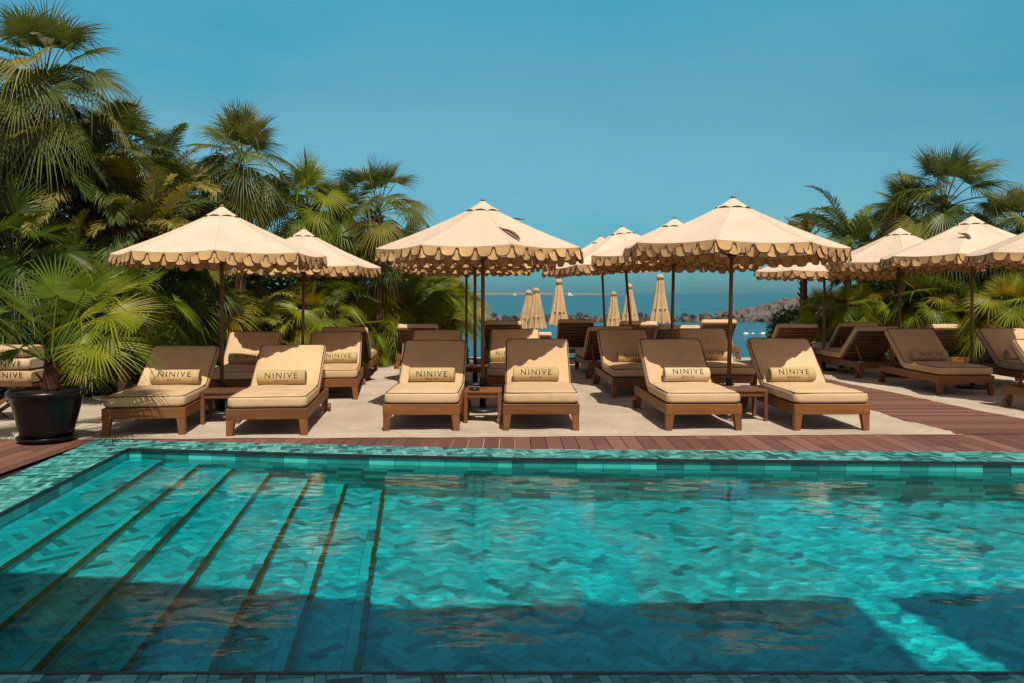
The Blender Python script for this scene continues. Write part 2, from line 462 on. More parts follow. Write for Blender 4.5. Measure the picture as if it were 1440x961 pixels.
for t in ts:
    for x in xs:
        y = edge_y(x) + t
        if t == 0:
            y += -0.022 + 0.035 * noise.noise((x * 1.6, 0.5, 2)) + 0.018 * noise.noise((x * 7, 0.5, 7))
            mb.v.append((x, y, 0.005))
        else: mb.v.append((x, y, terrain_z(x, y) + (0.007 if t < 0.1 else 0)))
nx = len(xs)
for i in range(len(ts) - 1):
    for j in range(nx - 1):
        mb.face((i * nx + j, i * nx + j + 1, (i + 1) * nx + j + 1, (i + 1) * nx + j), 0.5, True)
structure(mb.build('sand_ground', M['sand']))
mb = MB(); S = 25000
ys_ = [30, 60, 120, 300, 1000, 4000, S]
for a, b in zip(ys_[:-1], ys_[1:]):
    mb.poly([(-S, a, -1.2), (S, a, -1.2), (S, b, -1.2), (-S, b, -1.2)])
structure(mb.build('sea_water', M['sea']))
# far sand spit
mb = MB()
prof = [(-700, 0.2), (-300, 1.3), (-60, 1.6), (120, 1.4), (190, 0.6), (230, 0.1)]
for (a, ha), (b, hb) in zip(prof[:-1], prof[1:]):
    for (y0, k0), (y1, k1) in (((1490, 0.02), (1540, 1.0)), ((1540, 1.0), (1640, 0.02))):
        mb.poly([(a, y0, -1.2 + 3 * ha * k0), (b, y0, -1.2 + 3 * hb * k0), (b, y1, -1.2 + 3 * hb * k1), (a, y1, -1.2 + 3 * ha * k1)], 0.5, True)
structure(mb.build('far_sand_spit', M['far_land']))

# ------------------------------------------------------------------ pool
WZ = -0.085
INNER = [(-3.715, 7.91), (-1.725, 7.63), (0.0, 7.45), (4.54, 7.25), (9.0, 7.08)]
OUTER = [(-4.26, 8.37), (-1.80, 8.11), (0.05, 7.86), (4.6, 7.735), (9.45, 7.58)]
NEAR = 3.21
LI = (-3.715 + 0.0944 * (7.91 - NEAR), NEAR)
LO = (-3.75, 2.70)
pool = empty('swimming_pool', (0, 5.4, 0)); pool.location = (0, 0, 0)
tag(pool, 'teal tiled swimming pool with long submerged steps down its left side', 'swimming pool')
DEPTH = [0.07 + 0.14 * k for k in range(7)]
FLOOR = 1.08
XF = [(-3.33, 7.84), (-2.96, 7.79), (-2.63, 7.75), (-2.26, 7.70), (-1.88, 7.65), (-1.53, 7.61), (-1.18, 7.58)]
SL = 0.115
def nose_x(k, y): return XF[k][0] + SL * (XF[k][1] - y)
Y0, Y1 = NEAR - 0.15, 8.15
for k in range(7):
    z = WZ - DEPTH[k]
    if k == 0: le = [(-4.2, Y1), (-3.75 + 0.0944 * (7.91 - Y0) - 0.3, Y0)]
    else: le = [(nose_x(k - 1, Y1), Y1), (nose_x(k - 1, Y0), Y0)]
    re = [(nose_x(k, Y0), Y0), (nose_x(k, Y1), Y1)]
    mb = MB()
    conv = le + re
    mb.poly([(x, y, z - 0.004) for x, y in ccw(conv)], 0.1)
    zb = WZ - (DEPTH[k + 1] if k < 6 else FLOOR)
    # riser under the nosing
    xa, xb = nose_x(k, Y0), nose_x(k, Y1)
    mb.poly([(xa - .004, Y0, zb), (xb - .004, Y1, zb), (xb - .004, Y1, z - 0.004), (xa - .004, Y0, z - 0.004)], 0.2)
    # herringbone field with a straight border along the nosing
    bw = 0.085
    field = [le[0], le[1], (re[0][0] - bw - .006, Y0), (re[1][0] - bw - .006, Y1)]
    herring(mb, field, z, 0.062, 45, 0.0035, 11 + k)
    y = Y0; i = 0
    while y < Y1:
        y2 = min(Y1, y + 0.26)
        tt = 0.35 + 0.6 * random.Random(k * 100 + i).random()
        if random.Random(k * 77 + i).random() < 0.12: tt = 0.03
        mb.poly([(nose_x(k, y) - bw, y, z), (nose_x(k, y) - .003, y, z), (nose_x(k, y2 - .004) - .003, y2 - .004, z), (nose_x(k, y2 - .004) - bw, y2 - .004, z)], tt)
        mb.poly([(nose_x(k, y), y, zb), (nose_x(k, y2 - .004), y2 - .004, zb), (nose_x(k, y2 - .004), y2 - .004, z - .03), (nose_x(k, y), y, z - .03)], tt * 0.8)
        y = y2; i += 1
    st = mb.build('pool_step', M['pool_tile'], pool)
    nb = MB()
    a, b = nose_x(k, Y0), nose_x(k, Y1)
    w0, w1, h0, h1 = -0.026, 0.008, z - 0.03, z + 0.005
    P = [(a + w0, Y0, h0), (a + w1, Y0, h0), (a + w1, Y0, h1), (a + w0, Y0, h1), (b + w0, Y1, h0), (b + w1, Y1, h0), (b + w1, Y1, h1), (b + w0, Y1, h1)]
    nb.v = P
    for f in ((0, 1, 5, 4), (1, 2, 6, 5), (2, 3, 7, 6), (3, 0, 4, 7)): nb.face(f)
    nb.build('nosing_strip', M['bronze'], st)
mb = MB()
zf = WZ - FLOOR
fl = [(nose_x(6, Y0) + 0.004, Y0), (9.1, Y0), (9.1, Y1), (nose_x(6, Y1) + 0.004, Y1)]
mb.poly([(x, y, zf - 0.004) for x, y in fl], 0.1)
herring(mb, fl, zf, 0.068, 45, 0.004, 99)
mb.build('pool_floor', M['pool_tile'], pool)
# walls with a band of tiles
def wall_run(p, q, seed):
    p, q = Vector((p[0], p[1], 0)), Vector((q[0], q[1], 0)); d = q - p; L = d.length; d /= L
    n = Vector((d.y, -d.x, 0))         # towards the water
    mw.poly([p + Vector((0, 0, -FLOOR - .2)), q + Vector((0, 0, -FLOOR - .2)), q + Vector((0, 0, -.012)), p + Vector((0, 0, -.012))], 0.1)
    rg = random.Random(seed); z = -0.024; row = 0
    while z > -FLOOR - 0.1:
        h = 0.105 if row == 0 else 0.12
        s = -rg.random() * 0.2
        while s < L:
            wd = 0.24
            a, b = max(0, s), min(L, s + wd - 0.005)
            if b - a > 0.01:
                tt = rg.random()
                zz = (z, z - h + 0.005)
                o = n * 0.004
                mw.poly([p + d * a + o + Vector((0, 0, zz[1])), p + d * b + o + Vector((0, 0, zz[1])), p + d * b + o + Vector((0, 0, zz[0])), p + d * a + o + Vector((0, 0, zz[0]))], tt)
            s += wd
        z -= h; row += 1
mw = MB()
for i in range(4): wall_run(INNER[i], INNER[i + 1], 40 + i)
wall_run(LI, INNER[0], 50)
wall_run((9.0, NEAR), LI, 51); wall_run(INNER[4], (9.0, NEAR), 52)
mw.build('pool_wall', M['wall_tile'], pool)
# coping
mb = MB(); quads = []
for i in range(4): quads.append([INNER[i], INNER[i + 1], OUTER[i + 1], OUTER[i]])
quads.append([LO, (LI[0], LI[1]), INNER[0], OUTER[0]])
quads.append([(LO[0], 2.70), (9.45, 2.70), (9.0, NEAR), LI])
quads.append([(9.0, NEAR), (9.45, 2.7), OUTER[4], INNER[4]])
for i, q in enumerate(quads):
    mb.poly([(x, y, 0.0) for x, y in ccw(q)], 0.1)
    herring(mb, q, 0.005, 0.045, 12, 0.003, 60 + i, 0.0)
mb.build('coping', M['coping_tile'], pool)
tb = MB()
ring = [LI] + INNER + [(9.0, NEAR)]
def off_in(p, q, e):
    d = Vector((q[0] - p[0], q[1] - p[1])).normalized(); return Vector((d.y, -d.x)) * e
for p, q in zip(ring, ring[1:] + ring[:1]):
    o = off_in(p, q, 0.022)
    a, b = (p[0] + o.x, p[1] + o.y), (q[0] + o.x, q[1] + o.y)
    tb.poly([(a[0], a[1], -.02), (b[0], b[1], -.02), (b[0], b[1], .007), (a[0], a[1], .007)])
    tb.poly([(p[0], p[1], .007), (a[0], a[1], .007), (b[0], b[1], .007), (q[0], q[1], .007)])
    tb.poly([(p[0], p[1], -.02), (q[0], q[1], -.02), (b[0], b[1], -.02), (a[0], a[1], -.02)])
tb.build('edge_trim', M['trim'], pool)
# water with real ripples
mb = MB(); sx, sy = 0.027, 0.020
cols = int(13.0 / sx); rows = int(4.9 / sy)
def far_y(x):
    for (a, ya), (b, yb) in zip(INNER[:-1], INNER[1:]):
        if x <= b: return ya + (yb - ya) * (x - a) / (b - a)
    return INNER[-1][1]
nxw = int((9.0 + 3.72) / sx) + 1
nyw = 240
for j in range(nyw + 1):
    for i in range(nxw + 1):
        u = i / nxw; 
        yv = j / nyw
        xl_far, xl_near = INNER[0][0], LI[0]
        y_guess = NEAR + yv * 4.5
        xl = -3.715 + 0.0944 * (7.91 - y_guess)
        x = xl + (9.0 - xl) * u
        y = NEAR + (far_y(x) - NEAR) * yv
        amp = 0.55 + 0.75 * (0.5 + 0.5 * noise.noise((x * 0.5, y * 0.6, 3.0)))
        h = noise.noise((x * 1.1, y * 1.9, 1.1)) * 0.0022 + amp * (noise.noise((x * 2.6 + y * .6, y * 5.6, 5.2)) * 0.0014 + noise.noise((x * 5.5 - y * 1.5, y * 11, 8.7)) * 0.0012 + noise.noise((x * 9 + y * 2, y * 18, 2.7)) * 0.0009 + noise.noise((x * 17 - y * 3, y * 31, 6.1)) * 0.00035)
        mb.v.append((x, y, WZ + h))
for j in range(nyw):
    for i in range(nxw):
        a = j * (nxw + 1) + i
        mb.face((a, a + 1, a + nxw + 2, a + nxw + 1), 0.5, True)
water = structure(mb.build('pool_water', M['pool_water']))

# ------------------------------------------------------------------ deck and boardwalk
mb = MB(); ub = []
for i in range(4):
    a, b = OUTER[i], OUTER[i + 1]
    ub.append([a, b, (b[0], edge_y(b[0])), (a[0], edge_y(a[0]))])
dl = (LO[0] - OUTER[0][0]) / (OUTER[0][1] - LO[1])
ub.append([(-16, 8.41), (-16, -6), (LO[0] + dl * 8.7, -6), (OUTER[0][0], OUTER[0][1]), (OUTER[0][0], 8.41)])
ub.append([(LO[0] - 0.01, 2.70), (LO[0] + dl * 8.7, -6), (9.45, -6), (9.45, 2.70)])
ub.append([(9.45, -6), (18, -6), (18, 8.71), (9.45, 8.71)])
for q in ub: boards(mb, q, 0.0, 0.157, 'y', 0.007, 0.03, 2.6)
structure(mb.build('timber_deck', M['deck']))
sheet('deck_underlay', ub[2:], -0.03, M['deck_under'])
sheet('deck_underlay', ub[:2], -0.012, M['sand'])
bwk = [(4.69, 8.71), (6.2, 8.71), (5.38, 15.0), (4.25, 15.0)]
mb = MB(); boards(mb, bwk, 0.014, 0.145, 'x', 0.006, 0.02, None, 0.05)
structure(mb.build('boardwalk', M['deck']))

# ------------------------------------------------------------------ planting beds
def bed(name, pts):
    mb = MB(); mb.poly([(x, y, 0.035) for x, y in ccw(pts)])
    return structure(mb.build(name, M['soil']))
bed('planting_bed', [(-16, 11.0), (-7.2, 11.3), (-6.2, 11.7), (-5.2, 13.4), (-4.3, 15.1), (-3.1, 16.2), (-2.5, 18), (-1.5, 19.2), (-1.5, 19.6), (-16, 19.6)])
bed('planting_bed', [(6.4, 18.7), (8.0, 17.6), (9.4, 15.5), (10.5, 14.6), (16, 13.5), (16, 19.6), (6.4, 19.6)])

# ------------------------------------------------------------------ lounger
def cushion_mb(wd, ln, th, r=0.035, puff=0.014, seed=0):
    # a rounded, slightly puffed slab; x centred, y from 0 to ln, z from 0 to th
    mb = MB(); bm = bmesh.new()
    bmesh.ops.create_cube(bm, size=2.0)
    bmesh.ops.subdivide_edges(bm, edges=list(bm.edges), cuts=9, use_grid_fill=True)
    hx, hy, hz = wd / 2, ln / 2, th / 2
    rg = random.Random(seed)
    for v in bm.verts:
        x, y, z = v.co
        fx = math.copysign(abs(x) ** 0.72, x); fy = math.copysign(abs(y) ** 0.72, y)
        p = Vector((fx * hx, fy * hy, z * hz))
        q = Vector((max(-hx + r, min(hx - r, p.x)), max(-hy + r, min(hy - r, p.y)), max(-hz + r, min(hz - r, p.z))))
        d = p - q
        if d.length > 1e-6:
            m = max(abs(d.x), abs(d.y), abs(d.z)); p = q + d.normalized() * m
        k = (1 - (p.x / hx) ** 4) * (1 - (p.y / hy) ** 4)
        if p.z > 0: p.z += puff * k + noise.noise((p.x * 7 + seed, p.y * 7, seed)) * 0.004 + noise.noise((p.x * 3 + seed, p.y * 2.4, seed * 1.7)) * 0.008 * k - 0.010 * max(0, noise.noise((p.x * 1.2 + seed * 3, p.y * 5 + p.x * 2, seed))) ** 1.5 * 2
        e = 1 - abs(z) ** 2
        p.x += math.copysign(0.006 * e, x) if abs(x) > 0.99 else 0
        p.y += math.copysign(0.006 * e, y) if abs(y) > 0.99 else 0
        v.co = p + Vector((0, hy, hz))
    mb.add_bm(bm, None, 0.5, True); bm.free()
    return mb
def piping_mb(wd, ln, th, r=0.035):
    mb = MB()
    for z in (th - r * 0.28, r * 0.28):
        pts = []
        hx, hy = wd / 2 - r * 0.28, ln / 2 - r * 0.28
        rc = 0.05
        for cx, cy, a0 in ((hx - rc, hy - rc, 0), (-hx + rc, hy - rc, 90), (-hx + rc, -hy + rc, 180), (hx - rc, -hy + rc, 270)):
            for k in range(5):
                a = R(a0 + 22.5 * k); pts.append((cx + rc * math.cos(a), cy + rc * math.sin(a) + ln / 2, z))
        # more points so that the cord follows the cushion edge
        mb.tube(pts, 0.0058, 6, closed=True)
    return mb
LW, LL = 0.84, 1.88
ZT = 0.29
SEATL, BACKL, TH = 1.09, 0.84, 0.128
PIV = (0, 1.12, ZT + 0.004)
def strut_mb(rec):
    mb = MB(); rec = R(rec)
    for s in (-1, 1):
        p = Vector((s * 0.30, PIV[1] + 0.52 * math.cos(rec), PIV[2] + 0.52 * math.sin(rec) - 0.025))
        q = Vector((s * 0.30, min(LL - 0.1, PIV[1] + 0.62), ZT - 0.02))
        d = q - p; mid = (p + q) / 2
        rot = Vector((0, 0, 1)).rotation_difference(d.normalized()).to_matrix()
        mb.box(mid.x, mid.y, mid.z, 0.026, 0.03, d.length, 0.002, rot)
    q = Vector((0, PIV[1] + 0.62, ZT - 0.02)); mb.box(0, q.y, q.z, 0.62, 0.024, 0.024, 0.002)
    return mb
STRUT = {}
def strut_mesh(rec):
    if rec not in STRUT: STRUT[rec] = strut_mb(rec).mesh('prop_arm', M['teak_x'])
    return STRUT[rec]
def make_lounger():
    root = empty('sun_lounger')
    h = 0.112; zc = ZT - h / 2
    f = MB()
    for s in (-1, 1): f.box(s * (LW / 2 - 0.016), LL / 2, zc, 0.032, LL - 0.072, h, 0.004)
    fr = f.build('frame', M['teak_y'], root)
    for y in (0.018, LL - 0.018):
        e = MB(); e.box(0, y, zc, LW, 0.036, h, 0.005); e.build('end_rail', M['teak_x'], fr)
    s_ = MB()
    for k in range(9): s_.box(0, 0.14 + k * 0.115, ZT - 0.018, LW - 0.07, 0.07, 0.016, 0.002)
    s_.build('slat_base', M['shade_slat'], root)
    zl = ZT - h
    for sx in (-1, 1):
        for yy, sgn in ((0.0, 1), (LL - 0.10, -1)):
            lb = MB()
            wl = 0.088
            lb.box(sx * (LW / 2 - 0.004 - wl / 2), yy + 0.045 if sgn > 0 else yy + 0.05, zl / 2 + 0.004 - 0.004, wl, 0.082, zl + 0.004, 0.004, None, (0.72, 0.8, sx * 0.14, -0.1 if sgn > 0 else 0.1))
            lb.build('leg', M['teak_z'], root)
    for sx in (-1, 1):
        wb = MB(); bm = bmesh.new()
        bmesh.ops.create_cone(bm, cap_ends=True, segments=20, radius1=0.052, radius2=0.052, depth=0.03)
        bmesh.ops.bevel(bm, geom=[x for x in bm.edges if abs(x.verts[0].co.z - x.verts[1].co.z) < 1e-5], offset=0.005, segments=1, affect='EDGES')
        mt = Matrix.Translation((sx * (LW / 2 + 0.018), LL - 0.065, 0.053)) @ Matrix.Rotation(PI / 2, 4, 'Y')
        wb.add_bm(bm, mt); bm.free()
        wb.build('wheel', M['table'], root)
    sc = cushion_mb(LW - 0.03, SEATL, TH, 0.036, 0.014, 3).build('seat_cushion', M['cushion'], root, (0, 0.012, ZT + 0.002))
    piping_mb(LW - 0.03, SEATL, TH, 0.036).build('piping', M['piping'], sc)
    bf = MB()
    for s in (-1, 1): bf.box(s * (LW / 2 - 0.065), BACKL / 2, -0.016, 0.04, BACKL, 0.028, 0.003)
    for k in range(8): bf.box(0, 0.05 + k * 0.106, -0.014, LW - 0.175, 0.072, 0.016, 0.002)
    bfo = bf.build('backrest_frame', M['shade_slat'], root, PIV)
    bc = cushion_mb(LW - 0.04, BACKL - 0.01, TH, 0.036, 0.012, 9).build('back_cushion', M['cushion'], root, PIV)
    piping_mb(LW - 0.04, BACKL - 0.01, TH, 0.036).build('piping', M['piping'], bc)
    mobj('prop_arm', strut_mesh(40), root)
    return root
CUSH = {}
def cushion_set(o, v):
    if v == 0: return
    if v not in CUSH:
        CUSH[v] = (cushion_mb(LW - 0.03, SEATL, TH, 0.036, 0.014 + 0.006 * (v % 2), 3 + v * 17).mesh('seat_cushion', M['cushion']), cushion_mb(LW - 0.04, BACKL - 0.01, TH, 0.036, 0.008 + 0.007 * (v % 3), 9 + v * 23).mesh('back_cushion', M['cushion']))
    for c in o.children:
        b = c.name.split('.')[0]
        if b == 'seat_cushion': c.data = CUSH[v][0]
        elif b == 'back_cushion': c.data = CUSH[v][1]
NL = [0]
def set_recline(o, rec):
    for c in o.children:
        b = c.name.split('.')[0]
        if b in ('backrest_frame', 'back_cushion'): c.rotation_euler = (R(rec), 0, 0)
        elif b == 'prop_arm': c.data = strut_mesh(rec)
proto = make_lounger()
used = [False]
def lounger(x, y, th, rec, label, group, sea=False, z=0.0):
    o = proto if not used[0] else copy_tree(proto)
    used[0] = True
    tag(o, label, 'sun lounger', group)
    if sea:   # x, y give the head end nearest the camera
        a = R(th); hx, hy = -math.sin(a) * LL, math.cos(a) * LL
        o.location = (x - hx, y - hy, z)
    else: o.location = (x, y, z)
    o.rotation_euler = (0, 0, R(th)); set_recline(o, rec); cushion_set(o, NL[0] % 5); NL[0] += 1
    return o
# rolled towels
def text_bm(s, size, space=1.0):
    cu = bpy.data.curves.new('lettering', 'FONT'); cu.body = s; cu.size = size
    cu.align_x = 'CENTER'; cu.align_y = 'CENTER'; cu.space_character = space; cu.resolution_u = 3
    o = bpy.data.objects.new('lettering', cu); COL.objects.link(o)
    bpy.context.view_layer.update()
    me = bpy.data.meshes.new_from_object(o.evaluated_get(bpy.context.evaluated_depsgraph_get()))
    bm = bmesh.new(); bm.from_mesh(me)
    bpy.data.objects.remove(o); bpy.data.meshes.remove(me); bpy.data.curves.remove(cu)
    return bm
TR, TLEN = 0.086, 0.55
def letters_on_roll(mb, s, size, ang0, space):
    bm = text_bm(s, size, space)
    ymid = [v.co.y for v in bm.verts]; lo, hi = min(ymid), max(ymid)
    for k in range(1, 6):
        yy = lo + (hi - lo) * k / 6
        bmesh.ops.bisect_plane(bm, geom=list(bm.verts) + list(bm.edges) + list(bm.faces), plane_co=(0, yy, 0), plane_no=(0, 1, 0))
    for v in bm.verts:
        a = R(ang0) + (v.co.y - (lo + hi) / 2) / TR
        rr = TR + 0.0018
        v.co = Vector((v.co.x, -rr * math.cos(a), rr * math.sin(a)))
    mb.add_bm(bm); bm.free()
def roll_mb():
    mb = MB(); n = 28; base = 0
    prof = [(-TLEN / 2 + 0.012, 0.30), (-TLEN / 2 + 0.0, 0.42), (-TLEN / 2 + 0.010, 0.52), (-TLEN / 2 - 0.003, 0.62), (-TLEN / 2 + 0.009, 0.72), (-TLEN / 2 - 0.002, 0.82), (-TLEN / 2 + 0.004, 0.95), (-TLEN / 2 + 0.014, 1.0)]
    full = prof + [(-x, r) for x, r in prof[::-1]]
    ins = []
    for x in frange(-TLEN / 2 + 0.04, TLEN / 2 - 0.04, 0.05): ins.append((x, 1.0))
    full = prof + ins + [(-x, r) for x, r in prof[::-1]]
    for x, r in full:
        for k in range(n):
            a = 2 * PI * k / n
            rr = TR * r * (1 + 0.018 * noise.noise((x * 6, math.cos(a) * 1.5, math.sin(a) * 1.5)))
            if r == 1.0 and k == 5: rr *= 1.03
            mb.v.append((x, -rr * math.cos(a), rr * math.sin(a)))
    for i in range(len(full) - 1):
        for k in range(n):
            k2 = (k + 1) % n
            mb.face((i * n + k, i * n + k2, (i + 1) * n + k2, (i + 1) * n + k), 0.5, True)
    mb.face(range(n)); mb.face([(len(full) - 1) * n + k for k in range(n)])
    return mb
roll_mesh = {'towel': roll_mb().mesh('rolled_towel', M['towel']), 'towel_pale': roll_mb().mesh('rolled_towel', M['towel_pale'])}
lb = MB(); letters_on_roll(lb, 'NINIVE', 0.098, 32, 1.28); letters_on_roll(lb, 'BEACH', 0.036, -12, 1.55)
roll_letters = lb.mesh('lettering', M['ink'])
def towel(lo, rec, label, dx=0.0, spin=0.0, pale=False):
    r = R(rec); zt = ZT + 0.002 + TH + 0.012
    p0y = PIV[1] - (TH + 0.012) * math.sin(r); p0z = PIV[2] + (TH + 0.012) * math.cos(r)
    zc = zt + TR - 0.004
    yc = p0y - (TR - (zc - p0z) * math.cos(r)) / math.sin(r)
    m = Matrix.Translation(lo.location) @ Matrix.Rotation(lo.rotation_euler.z, 4, 'Z')
    o = mobj('rolled_towel', roll_mesh['towel_pale' if pale else 'towel'])
    o.location = m @ Vector((dx, yc, zc)); o.rotation_euler = (R(spin), 0, lo.rotation_euler.z)
    mobj('lettering', roll_letters, o)
    tag(o, label, 'towel', 'rolled towels on the sun loungers')
    return o
GF, GS, GB = 'sun loungers in the poolside row', 'sun loungers in the second row', 'sun loungers turned towards the sea'
FRONT = [
 (-3.885, 8.62, 8, 33, 'leftmost teak lounger of the poolside row, shade over its upper backrest, near the black pot', 'rolled tan towel on the poolside lounger nearest the black pot', 0.06, 4, False),
 (-2.575, 8.58, 6, 34, 'poolside teak lounger with a nearly all sunlit cream backrest', 'rolled tan towel on the lounger with the nearly all sunlit backrest', -0.02, 10, False),
 (-0.99, 8.91, 0, 38, 'poolside lounger with its whole backrest in shade, left of the triple poles', 'rolled towel half in shade on the lounger left of the triple poles', 0.02, 20, False),
 (0.32, 8.94, 0, 40, 'poolside lounger right of the triple poles, its backrest sunlit at the right edge', 'rolled tan towel on the poolside lounger right of the triple poles', -0.03, 6, False),
 (2.10, 8.93, 2, 40, 'poolside lounger with a pale towel, left of the pole of the big parasol', 'palest rolled towel of all, on the lounger left of the big parasol pole', 0.06, 0, True),
 (3.50, 8.93, 2, 41, 'rightmost lounger of the poolside row, on sand beside the boardwalk', 'rolled towel on the poolside lounger beside the boardwalk', -0.06, 2, False),
]
for x, y, th, rec, lab, tl, dx, sp, pale in FRONT:
    lo = lounger(x, y, th, rec, lab, GF); towel(lo, rec, tl, dx, sp, pale)
SECOND = [
 (-3.85, 11.35, 8, 38, 'second row lounger seen between the two leftmost poolside loungers', 'rolled towel on the second row lounger just right of the leftmost pole', 0.0, 4),
 (-2.60, 11.55, 8, 37, 'second row lounger with an orange lit front edge behind the nearly all sunlit one', 'rolled towel partly hidden behind the nearly all sunlit poolside backrest', 0.08, 4),
 (-1.22, 11.75, 0, 39, 'shaded second row lounger showing only its top above the fully shaded backrest', None, 0, 0),
 (0.05, 11.90, 0, 40, 'second row lounger behind the poolside lounger right of the triple poles', 'rolled towel glimpsed between the triple poles and the lounger right of them', -0.12, 0),
 (1.86, 11.75, 2, 40, 'second row lounger with a grey side rail, behind the lounger with the pale towel', 'rolled towel on the second row lounger with the grey side rail', 0.10, 14),
 (3.20, 12.05, 1, 40, 'second row lounger seen just left of the big parasol pole', 'rolled towel on the second row lounger just left of the big parasol pole', 0.0, 4),
 (6.70, 12.05, 1, 40, 'lounger with a mostly shaded seat on the sand right of the boardwalk', 'rolled towel half in shade on the lounger right of the boardwalk', -0.02, 14),
 (8.30, 12.20, 0, 40, 'second row lounger cut by the right picture edge, behind a nearer lounger corner', 'rolled towel at the right picture edge, its spiral end showing', -0.03, 6),
]
for x, y, th, rec, lab, tl, dx, sp in SECOND:
    lo = lounger(x, y, th, rec, lab, GS)
    if tl: towel(lo, rec, tl, dx, sp)
lounger(6.95, 9.0, 0, 39, 'lounger of which only the head corner enters at the right edge', 'sun loungers right of the boardwalk')
SEA = [
 (-2.90, 14.05, 184, 40, 'sea facing lounger in front of the palms, behind the orange lit front edge'),
 (-1.89, 16.2, 180, 38, 'sea facing lounger with a half shaded top strip, left of the triple poles'),
 (-1.73, 18.6, 180, 40, 'farthest sea facing lounger left of the triple poles, a lit top strip only'),
 (-0.19, 17.4, 180, 40, 'sea facing lounger just right of the triple poles, a lit strip against the sea'),
 (1.43, 18.1, 180, 41, 'sea facing lounger below the tallest left closed parasol, dark slats showing'),
 (1.76, 14.4, 183, 40, 'shaded sea facing lounger with its side and dark underside in full view, mid row'),
 (2.69, 17.2, 180, 40, 'sea facing lounger just left of the leaning parasol pole, lit top strip'),
 (3.15, 15.3, 178, 39, 'sea facing lounger just right of the leaning parasol pole, long lit top strip'),
 (4.71, 18.4, 180, 40, 'sea facing lounger beside the string of white floats'),
 (5.58, 15.8, 180, 40, 'sea facing lounger in front of the round green shrub'),
 (7.03, 16.4, 181, 40, 'sunlit topped sea facing lounger behind the shaded one right of the boardwalk'),
 (6.52, 14.4, 184, 40, 'shaded sea facing lounger with a dark slatted underside, right of the boardwalk'),
 (8.42, 15.6, 180, 40, 'sea facing lounger with a lit top behind the right hand parasol pole'),
]
for x, y, th, rec, lab in SEA: lounger(x, y, th, rec, lab, GB, True)
lounger(0.62, 20.9, 180, 38, 'sea facing lounger on lower sand below the paired closed parasols', GB, True, terrain_z(0.6, 22.6) + 0.1)

# ------------------------------------------------------------------ low tables
def make_table():
    root = empty('side_table'); W, D, H = 0.44, 0.46, 0.37
    t = MB()
    n = 5; wv = D / n
    for k in range(n):
        y = -D / 2 + wv * (k + 0.5)
        if k == 3:
            for s in (-1, 1): t.box(s * (W / 4 + 0.025), y, H - 0.011, W / 2 - 0.054, wv - 0.006, 0.022, 0.002)
        else: t.box(0, y, H - 0.011, W, wv - 0.006, 0.022, 0.002)
    t.build('tabletop', M['table'], root)
    a = MB()
    for s in (-1, 1):
        a.box(0, s * (D / 2 - 0.03), H - 0.05, W - 0.09, 0.02, 0.05, 0.002)
        a.box(s * (W / 2 - 0.03), 0, H - 0.05, 0.02, D - 0.09, 0.05, 0.002)
    a.build('apron', M['table'], root)
    for sx in (-1, 1):
        for sy in (-1, 1):
            l = MB(); l.box(sx * (W / 2 - 0.025), sy * (D / 2 - 0.025), (H - 0.024) / 2, 0.042, 0.042, H - 0.024, 0.003)
            l.build('leg', M['table'], root)
    return root
tproto = make_table()
TABLES = [(-3.38, 9.60, 8, 'low dark teak table between the two leftmost poolside loungers'),
          (-0.34, 9.66, 0, 'low dark teak table at the triple poles in the poolside row'),
          (2.77, 9.78, 2, 'low dark teak table under the big parasol, between two poolside loungers'),
          (-0.60, 12.75, 0, 'low teak table of the second row, behind the one at the triple poles'),
          (2.50, 12.55, 2, 'low teak table between second row loungers left of the big parasol pole')]
for i, (x, y, a, lab) in enumerate(TABLES):
    o = tproto if i == 0 else copy_tree(tproto)
    o.location = (x, y, 0); o.rotation_euler = (0, 0, R(a)); tag(o, lab, 'side table', 'low tables between the loungers')

b = MB(); b.lathe([(0.0, 0.0), (0.055, 0.0), (0.062, 0.006), (0.064, 0.03), (0.058, 0.032), (0.05, 0.012), (0.0, 0.010)], 24)
o = b.build('ashtray', M['black_metal'], None, (-0.44, 9.56, 0.371)); tag(o, 'small black ashtray on the low table at the triple poles', 'ashtray')
for i, (x, lab) in enumerate(((-0.74, 'white cup at the left end of the second row table'), (-0.63, 'white cup beside the pole on the second row table'))):
    b = MB(); b.lathe([(0.0, 0.0), (0.026, 0.0), (0.034, 0.085), (0.031, 0.085), (0.024, 0.01), (0.0, 0.008)], 20)
    o = b.build('cup', M['white'], None, (x, 12.72, 0.371)); tag(o, lab, 'cup', 'cups on the second row table')
# ------------------------------------------------------------------ open parasols
RU, ZHEM, ZTOP = 1.36, 2.055, 2.655
def oct_r(a):
    s = PI / 4; b = (a % s) - s / 2
    return math.cos(s / 2) / math.cos(b)
def canopy_pt(a, k):
    r = RU * oct_r(a) * k
    s = PI / 4; q = abs(((a % s) / s) - 0.5) * 2      # 1 at the ribs, 0 mid panel
    z = ZTOP + (ZHEM - ZTOP) * k - 0.026 * (1 - q * q) * k * 1.0 - 0.028 * math.sin(PI * k)
    return Vector((r * math.cos(a), r * math.sin(a), z))
def canopy_mb():
    mb = MB(); na = 64; ks = [0.125, 0.25, 0.4, 0.55, 0.7, 0.85, 1.0]
    for k in ks:
        for i in range(na): mb.v.append(tuple(canopy_pt(2 * PI * i / na, k)))
    for r in range(len(ks) - 1):
        for i in range(na):
            j = (i + 1) % na
            mb.face((r * na + i, r * na + j, (r + 1) * na + j, (r + 1) * na + i), 0.5, False)
    return mb
def seam_mb():
    mb = MB()
    for i in range(8):
        a = 2 * PI * i / 8
        mb.tube([canopy_pt(a, k) + Vector((0, 0, 0.001)) for k in (0.13, 0.3, 0.5, 0.7, 0.85, 1.0)], 0.0045, 5)
    return mb
